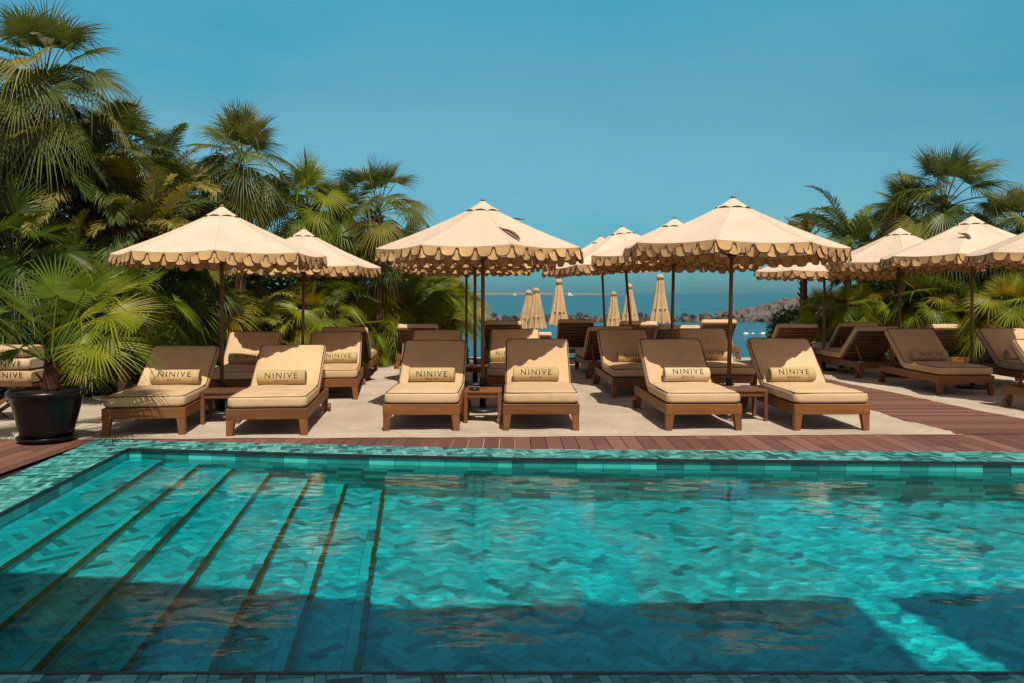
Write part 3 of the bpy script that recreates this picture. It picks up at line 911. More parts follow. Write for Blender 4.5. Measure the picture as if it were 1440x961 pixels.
def cap_mb():
    mb = MB(); na = 64; rings = [0.165, 0.12, 0.06, 0.02]
    for ri, k in enumerate(rings):
        for i in range(na):
            a = 2 * PI * i / na; s = PI / 4; q = abs(((a % s) / s) - 0.5) * 2
            p = canopy_pt(a, 0.165)
            zr = canopy_pt(0, 0.165).z
            zz = zr + (ZTOP + 0.040 - zr) * (1 - k / 0.165) + (0.022 * (1 - q ** 2) * (1 if ri == 0 else 0.4 if ri == 1 else 0)) + 0.004
            rr = RU * oct_r(a) * k
            mb.v.append((rr * math.cos(a), rr * math.sin(a), zz))
    for r in range(len(rings) - 1):
        for i in range(na):
            j = (i + 1) % na; mb.face((r * na + i, r * na + j, (r + 1) * na + j, (r + 1) * na + i), 0.5, True)
    mb.face([(len(rings) - 1) * na + i for i in range(na)])
    return mb
PER = 5
def scallop(inner, seed):
    rg = random.Random(seed); mb = MB(); pb = MB(); edge = []
    for side in range(8):
        a0, a1 = 2 * PI * side / 8, 2 * PI * (side + 1) / 8
        p0, p1 = canopy_pt(a0, 1.0), canopy_pt(a1, 1.0)
        nrm = Vector(((p0 + p1).x, (p0 + p1).y, 0)).normalized()
        N = PER * 14
        for i in range(N + 1):
            s = i / N
            p = p0.lerp(p1, s); p.z -= 0.026 * (1 - (2 * s - 1) ** 2)
            u = (s * PER + (0.5 if inner else 0.0)) % 1.0
            e = abs(2 * u - 1)
            k = max(0.0, 1 - (e / 0.84) ** 3.6) ** 0.6
            cell = int(s * PER + (0.5 if inner else 0)) + side * 11
            rc = random.Random(cell * 13 + seed)
            drop = (0.016 + 0.100 * k) if not inner else (0.050 + 0.108 * k)
            drop *= 0.93 + 0.14 * rc.random()
            fl = (rc.random() - 0.40) * 0.06; tw = (rc.random() - 0.5) * 0.03 * (2 * u - 1)
            ins = -0.006 if inner else 0.004
            top = p + nrm * ins + Vector((0, 0, -0.002))
            mid = top + Vector((0, 0, -drop * 0.5)) + nrm * (fl * 0.35 * k)
            bot = top + Vector((0, 0, -drop * (1 - abs(fl) * 2))) + nrm * ((fl + tw) * k + 0.006 * math.sin(u * 2 * PI))
            n0 = len(mb.v); mb.v += [tuple(top), tuple(mid), tuple(bot)]
            edge.append(bot + nrm * 0.001)
            if i > 0:
                mb.face((n0 - 3, n0, n0 + 1, n0 - 2), 0.5, True); mb.face((n0 - 2, n0 + 1, n0 + 2, n0 - 1), 0.5, True)
    pb.tube(edge, 0.0042, 4, closed=True)
    return mb, pb
VAL = {}
def valance_set(o, v):
    if v == 0: return
    if v not in VAL:
        a, pa = scallop(False, 3 + 40 * v); b, pb_ = scallop(True, 5 + 40 * v)
        VAL[v] = {'valance': (a.mesh('valance', M['valance']), pa.mesh('piping', M['piping'])), 'inner_valance': (b.mesh('inner_valance', M['valance']), pb_.mesh('piping', M['piping']))}
    for c in o.children:
        n_ = c.name.split('.')[0]
        if n_ in VAL[v]:
            c.data = VAL[v][n_][0]
            for g in c.children: g.data = VAL[v][n_][1]
def make_parasol():
    root = empty('parasol')
    p = MB(); p.lathe([(0.0265, 0.40), (0.0265, 1.2), (0.025, 1.22), (0.025, ZTOP - 0.02), (0.0, ZTOP - 0.02)], 14)
    p.build('pole', M['pole'], root)
    s = MB(); s.lathe([(0.0, 0.02), (0.040, 0.02), (0.040, 0.40), (0.036, 0.43), (0.0, 0.43)], 16)
    for k in range(2): s.tube([(0.035, 0, 0.2 + 0.14 * k), (0.075, 0, 0.2 + 0.14 * k)], 0.012, 8)
    s.build('base_sleeve', M['black_metal'], root)
    b = MB(); b.lathe([(0.0, 0.0), (0.235, 0.0), (0.235, 0.028), (0.22, 0.04), (0.06, 0.055), (0.0, 0.055)], 28)
    b.build('base_plate', M['black_metal'], root)
    c = canopy_mb().build('canopy', M['canopy'], root)
    seam_mb().build('seam', M['canopy'], c)
    cap_mb().build('vent_cap', M['canopy'], root)
    f = MB(); f.lathe([(0.0, ZTOP + 0.062), (0.018, ZTOP + 0.058), (0.034, ZTOP + 0.047), (0.03, ZTOP + 0.034)], 12)
    f.build('finial', M['brass'], root)
    for inner in (False, True):
        vm, pm = scallop(inner, 5 if inner else 3)
        v = vm.build('inner_valance' if inner else 'valance', M['valance'], root)
        pm.build('piping', M['piping'], v)
    h = MB(); h.lathe([(0.026, 1.93), (0.05, 1.93), (0.05, 1.99), (0.026, 1.99)], 12); h.build('runner', M['rib'], root)
    for i in range(8):
        a = 2 * PI * i / 8
        rb = MB(); pts = [canopy_pt(a, k) - Vector((0, 0, 0.014)) for k in (0.03, 0.3, 0.55, 0.8, 0.985)]
        rb.tube(pts, 0.0095, 5)
        r = rb.build('rib', M['rib'], root)
        sb = MB(); e = canopy_pt(a, 0.55) - Vector((0, 0, 0.022)); sb.tube([(0.05 * math.cos(a), 0.05 * math.sin(a), 1.96), e], 0.007, 5)
        sb.build('strut', M['rib'], r)
    return root
uproto = make_parasol()
G_U = 'open scalloped parasols over the loungers'
PARASOLS = [ # px of pole, Y, spin, lean x (deg), z offset, label
 (312, 10.25, 16, 0.0, -0.09, 'open cream scalloped parasol at far left, over the two leftmost poolside loungers'),
 (425, 12.95, 10, 0.6, -0.15, 'open parasol half hidden behind the far left one, in front of the palms'),
 (679, 10.48, 16, 0.0, 0.0, 'nearest of the three stacked parasols, with a dry brown leaf on its canopy'),
 (668, 13.5, 5, 0.0, 0.0, 'middle one of the three stacked parasols in the centre'),
 (656, 16.5, 30, 0.0, -0.02, 'farthest of the three stacked parasols in the centre, lowest scallops'),
 (1024, 10.4, 22.5, 1.6, 0.03, 'big open parasol over the pale towel lounger, vent cap highest right of centre'),
 (943, 12.95, 12, 1.5, 0.0, 'open parasol half hidden behind the big one, its scallops showing below it'),
 (893, 14.8, 0, -5.0, 0.03, 'open parasol on the pole leaning most to the left'),
 (853, 17.5, 20, -3.0, 0.03, 'farthest open parasol against the sea, above the closed ones'),
 (1265, 14.8, 22.5, 0.0, 0.0, 'open parasol right of the boardwalk without any leaf, between two others'),
 (1367, 13.0, 8, 0.0, 0.04, 'open parasol right of the boardwalk with a small dry leaf on it'),
 (1158, 16.0, 0, 0.6, -0.16, 'open parasol by the rocks, tucked behind the scallops of the big one'),
]
POS = {}
for i, (px, y, spin, lean, dz, lab) in enumerate(PARASOLS):
    o = uproto if i == 0 else copy_tree(uproto)
    o.location = (X_at(px, y), y, 0.0)
    o.rotation_euler = (0, R(lean), R(spin)); POS[i] = o
    q_ = {0: 0.94, 1: 0.89, 5: 1.03}.get(i, 1.0); o.scale = (q_, q_, 1.0 + dz / 2.5)
    valance_set(o, i % 4)
    tag(o, lab, 'parasol', G_U)
o = copy_tree(uproto); o.location = (7.74, 11.2, 0); o.rotation_euler = (0, 0, R(12)); o.scale = (1, 1, 1)
tag(o, 'open parasol cut off by the right picture edge, its pole out of view', 'parasol', G_U)
# dry palm spathes lying on canopies
def spathe(loc, rot, L, label, wd=0.05):
    mb = MB(); n = 10; m = 6
    for i in range(n + 1):
        s = i / n; hw = wd * math.sin(PI * min(1, 0.08 + s * 0.9)) ** 0.7
        for j in range(m + 1):
            u = j / m * 2 - 1
            mb.v.append((u * hw, (s - 0.5) * L, 0.012 * math.sin(s * PI) + hw * 0.75 * (u * u) ))
    for i in range(n):
        for j in range(m):
            a = i * (m + 1) + j; mb.face((a, a + 1, a + m + 2, a + m + 1), 0.5, True)
    off = len(mb.v); top = list(mb.v)
    for v in top: mb.v.append((v[0] * 0.93, v[1] * 0.985, v[2] + 0.006))
    for i in range(n):
        for j in range(m):
            a = off + i * (m + 1) + j; mb.face((a + m + 1, a + m + 2, a + 1, a), 0.5, True)
    mb.tube([(0, L * 0.46, 0.01), (0, L * 0.6, 0.015)], 0.007, 6)
    o = mb.build('dry_leaf', M['dry_spathe']); o.location = loc; o.rotation_euler = rot
    return tag(o, label, 'dry leaf', 'dry leaves caught on the parasols')

# ------------------------------------------------------------------ closed parasols on the beach
def make_closed():
    root = empty('closed_parasol')
    p = MB(); p.lathe([(0.022, 0.0), (0.022, 2.7), (0, 2.7)], 10); p.build('pole', M['pole'], root)
    b = MB(); b.lathe([(0, 0), (0.22, 0), (0.22, 0.03), (0.05, 0.06), (0, 0.06)], 20); b.build('base_plate', M['black_metal'], root)
    c = MB(); na = 48; prof = [(2.62, 0.055), (2.45, 0.085), (2.2, 0.105), (1.9, 0.135), (1.6, 0.165), (1.4, 0.19), (1.24, 0.205)]
    for i, (z, r) in enumerate(prof):
        for k in range(na):
            a = 2 * PI * k / na
            f = 1 + (0.14 + 0.24 * i / 6) * math.cos(8 * a + 0.25 * i) + 0.05 * math.cos(3 * a + i)
            zz = z + (0.035 * math.cos(16 * a) if i == 6 else 0)
            c.v.append((r * f * math.cos(a), r * f * math.sin(a), zz))
    for i in range(6):
        for k in range(na):
            k2 = (k + 1) % na; c.face((i * na + k2, i * na + k, (i + 1) * na + k, (i + 1) * na + k2), 0.5, True)
    c.build('folded_canopy', M['closed'], root)
    k = MB(); k.lathe([(0.0, 2.72), (0.04, 2.715), (0.085, 2.66), (0.10, 2.58), (0.09, 2.575)], 24); k.build('vent_cap', M['closed'], root)
    s = MB(); s.lathe([(0.155, 1.70), (0.168, 1.695), (0.172, 1.655), (0.160, 1.65)], 24); s.build('strap', M['valance'], root)
    return root
cproto = make_closed()
CLOSED = [(740, 28.6, 1.63, 'left half of the closed parasol pair on the beach'),
          (757, 27.6, 1.70, 'right half of the closed parasol pair on the beach'),
          (785, 26.0, 1.97, 'closed parasol standing alone between the pair and the leaning poles'),
          (863, 30.0, 1.58, 'shortest closed parasol, close behind the far open parasol pole'),
          (887, 27.0, 1.83, 'closed parasol partly behind the leaning pole'),
          (928, 24.6, 2.10, 'tallest closed parasol, right of the leaning pole')]
for i, (px, y, zt, lab) in enumerate(CLOSED):
    o = cproto if i == 0 else copy_tree(cproto)
    gz = zt - 2.72; x = X_at(px, y)
    o.location = (x, y, terrain_z(x, y)); s = (zt - terrain_z(x, y)) / 2.72
    o.scale = (1.25, 1.25, s); o.rotation_euler = (R([1, -1.5, 0.5, 1, -1, .5][i]), R([2, -1, 0, 1.5, 1, -0.5][i]), i * 0.7)
    tag(o, lab, 'closed parasol', 'closed parasols on the beach')

# ------------------------------------------------------------------ palms
UP = Vector((0, 0, 1))
def frame(d, roll=0.0):
    d = d.normalized(); s = d.cross(UP)
    s = s.normalized() if s.length > 1e-3 else Vector((1, 0, 0))
    n = s.cross(d).normalized()
    if roll:
        q = Matrix.Rotation(roll, 3, d); s = q @ s; n = q @ n
    return s, d, n
def fan_leaf(mb, origin, d, plen, rad, span, nseg, droop, tint, rg, roll=0.0, fold=0.0, pt=0.35, thin=1.0, bt=0.12):
    # petiole
    pts = []; p = origin.copy(); dd = d.normalized(); n = 5
    for i in range(n + 1):
        pts.append(p.copy()); dd = (dd + Vector((0, 0, -0.05 - droop * 0.10))).normalized(); p = p + dd * plen / n
    mb.tube(pts, [0.013 * (1 - 0.45 * i / n) for i in range(n + 1)], 4, t=pt, cap=False)
    hub = pts[-1]
    tip = (dd + Vector((0, 0, -bt * (1.15 - abs(dd.z)) - droop * 0.25))).normalized()
    s, f, nn = frame(tip, roll)
    dth = span / nseg
    for k in range(nseg):
        th = -span / 2 + dth * (k + 0.5)
        L = rad * (0.80 + 0.20 * math.cos(th * 0.8)) * (0.93 + 0.12 * rg.random())
        dirv = f * math.cos(th) + s * math.sin(th)
        side = (-f * math.sin(th) + s * math.cos(th))
        cup = nn * (fold * abs(math.sin(th)))
        dirv = (dirv + cup).normalized()
        tt = max(0, min(1, tint + (rg.random() - 0.5) * 0.16))
        base = len(mb.v)
        sd_ = droop * (0.7 + 0.6 * rg.random()) + (0.9 * rg.random() if rg.random() < 0.14 else 0.0)
        sway = (rg.random() - 0.5) * 0.10
        st = [0.04, 0.36, 0.60, 0.82, 1.0]
        for q in st:
            c = hub + dirv * (L * q) + side * (sway * L * max(0, q - .4)) - UP * (sd_ * L * max(0, q - 0.25) ** 2 * 1.1)
            hw = math.tan(dth / 2) * L * q * 1.02 if q < 0.4 else math.tan(dth / 2) * L * 0.40 * (1 - ((q - 0.36) / 0.64) ** 1.5) * thin
            hw = max(hw, 0.0012)
            dip = nn * (hw * 0.7)
            mb.v += [tuple(c - side * hw), tuple(c - dip), tuple(c + side * hw)]
        for i in range(len(st) - 1):
            a = base + i * 3
            mb.face((a, a + 1, a + 4, a + 3), tt); mb.face((a + 1, a + 2, a + 5, a + 4), tt)
def fan_crown(seed, nleaf, plen, rad, emin, emax, droop, tint=(0.3, 0.55), yellow=0.12, nseg=30, span=4.4, az0=None, thin=1.0, bt=0.3, pw=1.05):
    rg = random.Random(seed); mb = MB()
    for i in range(nleaf):
        k = i / max(1, nleaf - 1)
        el = R(emax + (emin - emax) * k ** pw) + (rg.random() - 0.5) * 0.3
        az = i * 2.39996 + rg.random() * 0.6
        d = Vector((math.cos(az) * math.cos(el), math.sin(az) * math.cos(el), math.sin(el)))
        t = tint[0] + (tint[1] - tint[0]) * rg.random()
        if rg.random() < yellow: t = 0.72 + 0.25 * rg.random()
        dr = droop * (0.35 + 0.9 * k)
        fan_leaf(mb, d * 0.03 + Vector((0, 0, 0.12 * (1 - k))), d, plen * (0.7 + 0.5 * rg.random()) * (0.75 + .35 * k), rad * (0.8 + 0.3 * rg.random()), span * (0.55 + 0.45 * min(1, k * 2.5 + .2)), nseg, dr, t, rg, (rg.random() - 0.5) * 1.2, 0.25 * rg.random() + 0.5 * max(0, .3 - k), thin=thin, bt=bt * (0.6 + 0.8 * rg.random()))
    return mb
def frond(mb, origin, d, L, bend, npair, llen, tint, rg, vee=0.35, lw=0.02, roll=0.0):
    pts = []; dirs = []; p = origin.copy(); dd = d.normalized(); n = 16
    for i in range(n + 1):
        pts.append(p.copy()); dirs.append(dd.copy())
        dd = (dd + Vector((0, 0, -bend / n * (0.4 + 1.5 * i / n)))).normalized(); p = p + dd * L / n
    mb.tube(pts, [0.017 * (1 - 0.88 * i / n) + 0.001 for i in range(n + 1)], 4, t=min(1, tint + 0.12), cap=False)
    for k in range(npair):
        s = 0.14 + 0.86 * (k + 0.5) / npair
        fi = s * n; i = min(n - 1, int(fi)); fr = fi - i
        c = pts[i].lerp(pts[i + 1], fr); dv = dirs[i].lerp(dirs[i + 1], fr)
        sv, fv, nv = frame(dv, roll)
        ll = llen * (math.sin(PI * (0.10 + 0.84 * s)) ** 0.75) * (0.9 + 0.2 * rg.random())
        ang = R(62 - 34 * s)
        for sg in (-1, 1):
            ld_ = (fv * math.cos(ang) + sv * sg * math.sin(ang) + nv * (vee + (rg.random() - .5) * .25)).normalized()
            tt = max(0, min(1, tint + (rg.random() - 0.5) * 0.14))
            wv = ld_.cross(nv).normalized()
            b = len(mb.v)
            for q, wq in ((0, 0.5), (0.4, 1.0), (0.75, 0.7), (1.0, 0.06)):
                cc = c + ld_ * (ll * q) - UP * (ll * 0.42 * q * q * (0.7 + 0.6 * rg.random()))
                mb.v += [tuple(cc - wv * lw * wq), tuple(cc + wv * lw * wq)]
            for i2 in range(3):
                a = b + i2 * 2; mb.face((a, a + 1, a + 3, a + 2), tt)
def feather_crown(seed, nfr, L, emin, emax, bend, npair=42, llen=0.45, tint=(0.3, 0.6), yellow=0.2, lw=0.018, stems=0.0):
    rg = random.Random(seed); mb = MB()
    for i in range(nfr):
        k = i / max(1, nfr - 1)
        el = R(emax + (emin - emax) * k) + (rg.random() - 0.5) * 0.3; az = i * 2.39996 + rg.random() * 0.7
        d = Vector((math.cos(az) * math.cos(el), math.sin(az) * math.cos(el), math.sin(el)))
        t = tint[0] + (tint[1] - tint[0]) * rg.random()
        if rg.random() < yellow: t = 0.7 + 0.28 * rg.random()
        o = Vector((math.cos(az), math.sin(az), 0)) * (stems * rg.random())
        frond(mb, o, d, L * (0.8 + 0.35 * rg.random()), bend * (0.7 + 0.6 * rg.random()), npair, llen, t, rg, lw=lw, roll=(rg.random() - .5) * 0.8)
    return mb
def trunk_mb(H, r0, r1, seed, lean=(0, 0)):
    rg = random.Random(seed); mb = MB(); n = max(6, int(H / 0.09)); pts = []; rad = []
    for i in range(n + 1):
        s = i / n
        pts.append((lean[0] * s * s, lean[1] * s * s, H * s)); rad.append((r0 + (r1 - r0) * s) * (1 + 0.10 * (i % 2) + 0.06 * rg.random()))
    mb.tube(pts, rad, 10)
    # leaf-base stubs
    for i in range(int(H * 16)):
        s = 0.15 + 0.85 * rg.random(); a = rg.random() * 2 * PI; r = r0 + (r1 - r0) * s
        c = Vector((lean[0] * s * s + r * math.cos(a), lean[1] * s * s + r * math.sin(a), H * s))
        e = c + Vector((math.cos(a) * 0.07, math.sin(a) * 0.07, 0.09))
        mb.tube([c, e], [0.018, 0.006], 4)
    return mb
def dead_skirt(seed, n, rad, fan=True):
    rg = random.Random(seed); mb = MB()
    for i in range(n):
        az = rg.random() * 2 * PI; el = R(-35 - 40 * rg.random())
        d = Vector((math.cos(az) * math.cos(el), math.sin(az) * math.cos(el), math.sin(el)))
        fan_leaf(mb, Vector((0, 0, -0.1)), d, 0.35, rad, 2.2, 12, 0.8, 0.2 + 0.7 * rg.random(), rg, rg.random(), 0.3)
    return mb
CROWN = {
 'fan_tall': fan_crown(1, 44, 0.85, 0.74, -60, 88, 0.75, (0.3, 0.6), 0.12, 36, 4.2, thin=0.9, bt=0.35).mesh('crown', M['fan_leaf']),
 'fan_wide': fan_crown(2, 38, 0.70, 0.68, -50, 88, 0.6, (0.32, 0.6), 0.12, 36, 4.4, bt=0.4).mesh('crown', M['fan_leaf']),
 'fan_low': fan_crown(3, 30, 0.66, 0.62, -25, 84, 0.35, (0.35, 0.6), 0.10, 34, 4.5, bt=0.8).mesh('crown', M['fan_leaf_bright']),
 'fan_bright': fan_crown(4, 26, 0.58, 0.60, -20, 84, 0.30, (0.5, 0.72), 0.20, 34, 4.5, bt=0.9).mesh('crown', M['fan_leaf_bright']),
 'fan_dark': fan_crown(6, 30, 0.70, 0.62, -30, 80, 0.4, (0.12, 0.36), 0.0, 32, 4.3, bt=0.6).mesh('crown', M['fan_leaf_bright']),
 'feather_big': feather_crown(11, 22, 2.15, -15, 66, 1.35, 54, 0.52, (0.22, 0.5), 0.2, 0.017).mesh('crown', M['feather_leaf']),
 'feather_mid': feather_crown(12, 16, 1.55, 5, 82, 1.15, 44, 0.42, (0.3, 0.55), 0.3, 0.016).mesh('crown', M['feather_leaf']),
 'feather_gold': feather_crown(13, 18, 1.35, 15, 80, 1.35, 40, 0.38, (0.55, 0.85), 0.35, 0.016, 0.15).mesh('crown', M['feather_leaf']),
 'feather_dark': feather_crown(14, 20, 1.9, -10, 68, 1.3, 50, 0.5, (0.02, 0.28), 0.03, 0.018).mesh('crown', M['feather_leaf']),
}
TRUNK = {}
def trunk_mesh(H, r0, r1):
    k = (round(H, 1), r0, r1)
    if k not in TRUNK: TRUNK[k] = trunk_mb(k[0], r0, r1, int(H * 10)).mesh('trunk', M['trunk'])
    return TRUNK[k]
SKIRT = [dead_skirt(s, 9, 0.55).mesh('dead_fronds', M['dead_leaf']) for s in (1, 2)]
def palm(kind, px, py, y, scale, rz, label, group, name='fan_palm', skirt=False, tilt=(0, 0), gz=0.0):
    z = HCAM + (HOR - py) * y / F; x = X_at(px, y)
    o = empty(name, (x, y, gz), 0)
    tag(o, label, 'palm', group)
    H = max(0.25, z - gz)
    t = mobj('trunk', trunk_mesh(H, 0.12 if H > 2.6 else 0.085, 0.07), o); t.scale = (1, 1, H / round(H, 1))
    c = mobj('crown', CROWN[kind], o, (0, 0, H)); c.rotation_euler = (tilt[0], tilt[1], rz); c.scale = (scale,) * 3
    if skirt:
        k = mobj('dead_fronds', SKIRT[int(px) % 2], o, (0, 0, H)); k.rotation_euler = (0, 0, rz * 1.7); k.scale = (scale,) * 3
    return o
GL, GR = 'palms left of the loungers', 'palms right of the loungers'
palm('fan_tall', 62, 132, 12.6, 1.02, 0.4, 'tallest fan palm at the upper left, spear leaf at the top edge', GL, skirt=True)
palm('feather_big', -30, 215, 12.2, 1.0, 1.0, 'large feather palm at the left edge with long arching fronds', GL, 'feather_palm', True)
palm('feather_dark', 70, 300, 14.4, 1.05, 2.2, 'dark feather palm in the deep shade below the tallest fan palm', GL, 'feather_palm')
palm('feather_big', 195, 320, 13.8, 0.88, 3.9, 'feather palm with one upright frond and golden fronds behind the far left parasol', GL, 'feather_palm', True)
palm('fan_wide', 338, 238, 15.2, 1.0, 2.0, 'tall fan palm standing clear against the sky above the far left parasol', GL, skirt=True)
palm('fan_wide', 170, 225, 14.6, 0.95, 4.4, 'fan palm with drooping leaves right of the tallest one', GL, skirt=True)
palm('fan_low', 432, 300, 16.3, 1.0, 0.7, 'fan palm between the clear standing one and the bushy topped one', GL)
palm('fan_tall', 532, 305, 17.0, 0.92, 5.2, 'bushy topped fan palm with a brown spathe, left of the triple parasols', GL, skirt=True)
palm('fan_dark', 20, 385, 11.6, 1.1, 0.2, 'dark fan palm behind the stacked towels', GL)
palm('fan_low', 175, 455, 11.5, 0.95, 1.9, 'bright low fan palm between the pot and the far left parasol', GL)
palm('feather_mid', 95, 415, 12.4, 0.95, 5.4, 'feather palm with yellow arching frond over the potted palm', GL, 'feather_palm')
palm('fan_dark', 240, 420, 14.0, 1.05, 3.3, 'dark green fan palm left of the far left parasol pole', GL)
palm('fan_low', 285, 455, 15.0, 0.95, 4.6, 'low fan palm directly behind the far left parasol pole', GL)
palm('feather_gold', 345, 480, 15.6, 1.0, 0.9, 'yellow green feather palm between the two left parasol poles', GL, 'feather_palm')
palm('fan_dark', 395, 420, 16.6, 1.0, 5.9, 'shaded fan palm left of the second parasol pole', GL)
palm('fan_low', 455, 440, 16.6, 0.95, 2.6, 'fan palm right of the second parasol pole', GL)
palm('fan_low', 500, 425, 17.4, 0.9, 5.0, 'fan palm under the gap between the parasols', GL)
palm('fan_bright', 540, 455, 17.6, 0.9, 0.3, 'light green low fan palm above the paired lit lounger tops', GL)
palm('fan_low', 590, 425, 18.4, 0.85, 3.0, 'fan palm under the left edge of the triple parasols', GL)
palm('fan_bright', 625, 430, 19.0, 0.72, 1.2, 'rightmost fan palm of the left thicket, beside the sea gap', GL)
palm('feather_big', 1192, 348, 18.0, 0.78, 0.35, 'feather palm with long curved fronds behind the parasol by the rocks', GR, 'feather_palm', tilt=(0, 0.2))
palm('feather_mid', 1130, 352, 19.0, 0.62, 4.2, 'small grey green feather palm peeping over the big parasol', GR, 'feather_palm')
palm('fan_tall', 1328, 300, 17.4, 1.12, 1.6, 'tall fan palm with a broad crown above the right hand parasols', GR, skirt=True)
palm('fan_wide', 1432, 330, 16.2, 0.85, 3.6, 'fan palm at the upper right picture edge', GR)
palm('fan_bright', 1305, 440, 17.0, 0.95, 3.1, 'bright low fan palm in front of the others left of the right hand pole', GR)
palm('fan_bright', 1335, 428, 17.9, 0.9, 1.1, 'bright fan palm with spread leaves just left of the right hand pole', GR)
palm('fan_bright', 1415, 448, 15.4, 0.85, 4.4, 'bright fan palm near the lounger corner at the right picture edge', GR)
palm('fan_bright', 1160, 452, 18.6, 0.78, 0.5, 'low fan palm with yellow leaves by the rocks', GR)
palm('fan_bright', 1235, 430, 18.0, 0.9, 2.5, 'light green fan palm in the middle of the right thicket', GR)
palm('fan_low', 1290, 445, 17.6, 0.95, 4.0, 'fan palm right of the light green one', GR)
palm('fan_low', 1345, 450, 17.0, 0.9, 5.3, 'fan palm with star shaped leaves behind the right hand parasol pole', GR)
palm('fan_dark', 1400, 425, 16.6, 1.0, 0.9, 'dark fan palm near the right picture edge', GR)
palm('fan_low', 1450, 455, 15.6, 0.9, 2.2, 'low fan palm cut by the right picture edge', GR)
palm('feather_dark', 1330, 400, 19.0, 0.8, 3.0, 'dark feather palm at the back of the right thicket', GR, 'feather_palm')
palm('fan_bright', 255, 478, 14.4, 0.85, 0.9, 'bright low fan palm beside the far left parasol pole', GL)
palm('feather_gold', 305, 430, 16.2, 1.0, 2.4, 'golden feather palm under the hem of the far left parasol', GL, 'feather_palm')
palm('fan_bright', 385, 478, 15.9, 0.8, 3.9, 'light green low fan palm left of the second parasol pole', GL)
palm('fan_bright', 432, 462, 16.0, 0.9, 5.5, 'light green low fan palm right of the second parasol pole', GL)
palm('feather_mid', 478, 432, 17.0, 0.85, 1.7, 'green feather palm under the hem of the second parasol', GL, 'feather_palm')
palm('fan_bright', 508, 478, 16.9, 0.85, 2.2, 'low fan palm hanging over the lounger in front of the palms', GL)
palm('fan_bright', 575, 462, 18.2, 0.9, 4.8, 'light green low fan palm above the half shaded lounger top', GL)
palm('fan_bright', 612, 452, 18.8, 0.8, 0.6, 'bright low fan palm left of the triple poles', GL)
palm('fan_wide', 258, 300, 15.8, 0.9, 0.3, 'fan palm behind the top of the far left parasol', GL)
palm('feather_big', 225, 262, 16.4, 0.72, 5.2, 'feather palm with an upright frond between the two tall fan palms', GL, 'feather_palm')
palm('fan_wide', 472, 318, 16.9, 0.85, 3.4, 'fan palm left of the bushy topped one', GL)
palm('fan_bright', 1195, 448, 18.0, 0.8, 4.1, 'bright fan palm with a yellow leaf left of the middle of the right thicket', GR)
palm('fan_bright', 1268, 418, 18.6, 0.85, 1.9, 'light green fan palm behind the pole of the leafless right parasol', GR)
palm('fan_bright', 1375, 462, 16.2, 0.8, 0.2, 'low bright fan palm right of the right hand pole', GR)
palm('feather_mid', 1225, 392, 18.8, 0.8, 2.6, 'green feather palm at the back of the right thicket', GR, 'feather_palm')
palm('fan_wide', 1278, 312, 18.4, 0.95, 5.1, 'fan palm left of the broad crowned one above the right hand parasols', GR)
palm('fan_bright', 574, 428, 19.4, 1.0, 2.0, 'bright fan palm under the left hem of the triple parasols', GL)
palm('fan_bright', 610, 418, 20.9, 1.05, 3.5, 'tall light green fan palm at the seaward end of the left thicket', GL, gz=-0.36)
palm('fan_low', 640, 440, 21.4, 0.85, 5.0, 'last fan palm of the left thicket before the open sea', GL, gz=-0.4)
palm('feather_big', 118, 262, 13.1, 0.82, 2.7, 'feather palm with arching fronds below the crown of the tallest fan palm', GL, 'feather_palm')
palm('feather_gold', 208, 335, 13.2, 1.0, 5.0, 'feather palm with golden arching fronds left of the far left parasol', GL, 'feather_palm')
# thicket behind the palms
def thicket(name, boxes, n, seed, label, lf=0.10, tint=(0.0, 0.5)):
    rg = random.Random(seed); mb = MB()
    tot = sum((b[1] - b[0]) * (b[5] - b[4]) for b in boxes)
    for b in boxes:
        m = int(n * (b[1] - b[0]) * (b[5] - b[4]) / tot)
        for i in range(m):
            x = b[0] + (b[1] - b[0]) * rg.random(); y = b[2] + (b[3] - b[2]) * rg.random()
            top = b[5] * (0.72 + 0.28 * noise.noise((x * 0.9, y * 0.7, seed)) * 1.6)
            z = b[4] + (top - b[4]) * rg.random() ** 0.8
            d = Vector((rg.gauss(0, 1), rg.gauss(-0.4, 1), rg.gauss(0.1, 0.8))).normalized(); s, f, nn = frame(d, rg.random() * 6)
            L = lf * (0.6 + 0.9 * rg.random()); c = Vector((x, y, z)); t = tint[0] + (tint[1] - tint[0]) * rg.random()
            nb_ = len(mb.v)
            mb.v += [tuple(c), tuple(c + f * L * 0.5 + s * L * 0.22), tuple(c + f * L), tuple(c + f * L * 0.5 - s * L * 0.22)]
            mb.face((nb_, nb_ + 1, nb_ + 2, nb_ + 3), t)
    o = mb.build(name, M['shrub_leaf'])
    return tag(o, label, 'thicket', None, 'stuff')
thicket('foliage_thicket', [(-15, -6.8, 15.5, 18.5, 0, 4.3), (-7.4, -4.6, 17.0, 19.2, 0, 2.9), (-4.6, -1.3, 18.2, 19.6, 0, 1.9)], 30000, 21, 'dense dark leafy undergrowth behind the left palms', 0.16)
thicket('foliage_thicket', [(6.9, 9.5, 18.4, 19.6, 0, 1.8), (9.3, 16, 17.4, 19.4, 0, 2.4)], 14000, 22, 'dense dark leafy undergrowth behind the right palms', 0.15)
thicket('strappy_ground_cover', [(-9.5, -6.2, 11.8, 13.0, 0.03, 0.55), (-6.2, -4.9, 13.4, 15.0, 0.03, 0.6), (-4.8, -2.9, 16.0, 17.3, 0.03, 0.6)], 5200, 23, 'strappy dark ground cover at the foot of the left palms', 0.24, (0.3, 1.0))
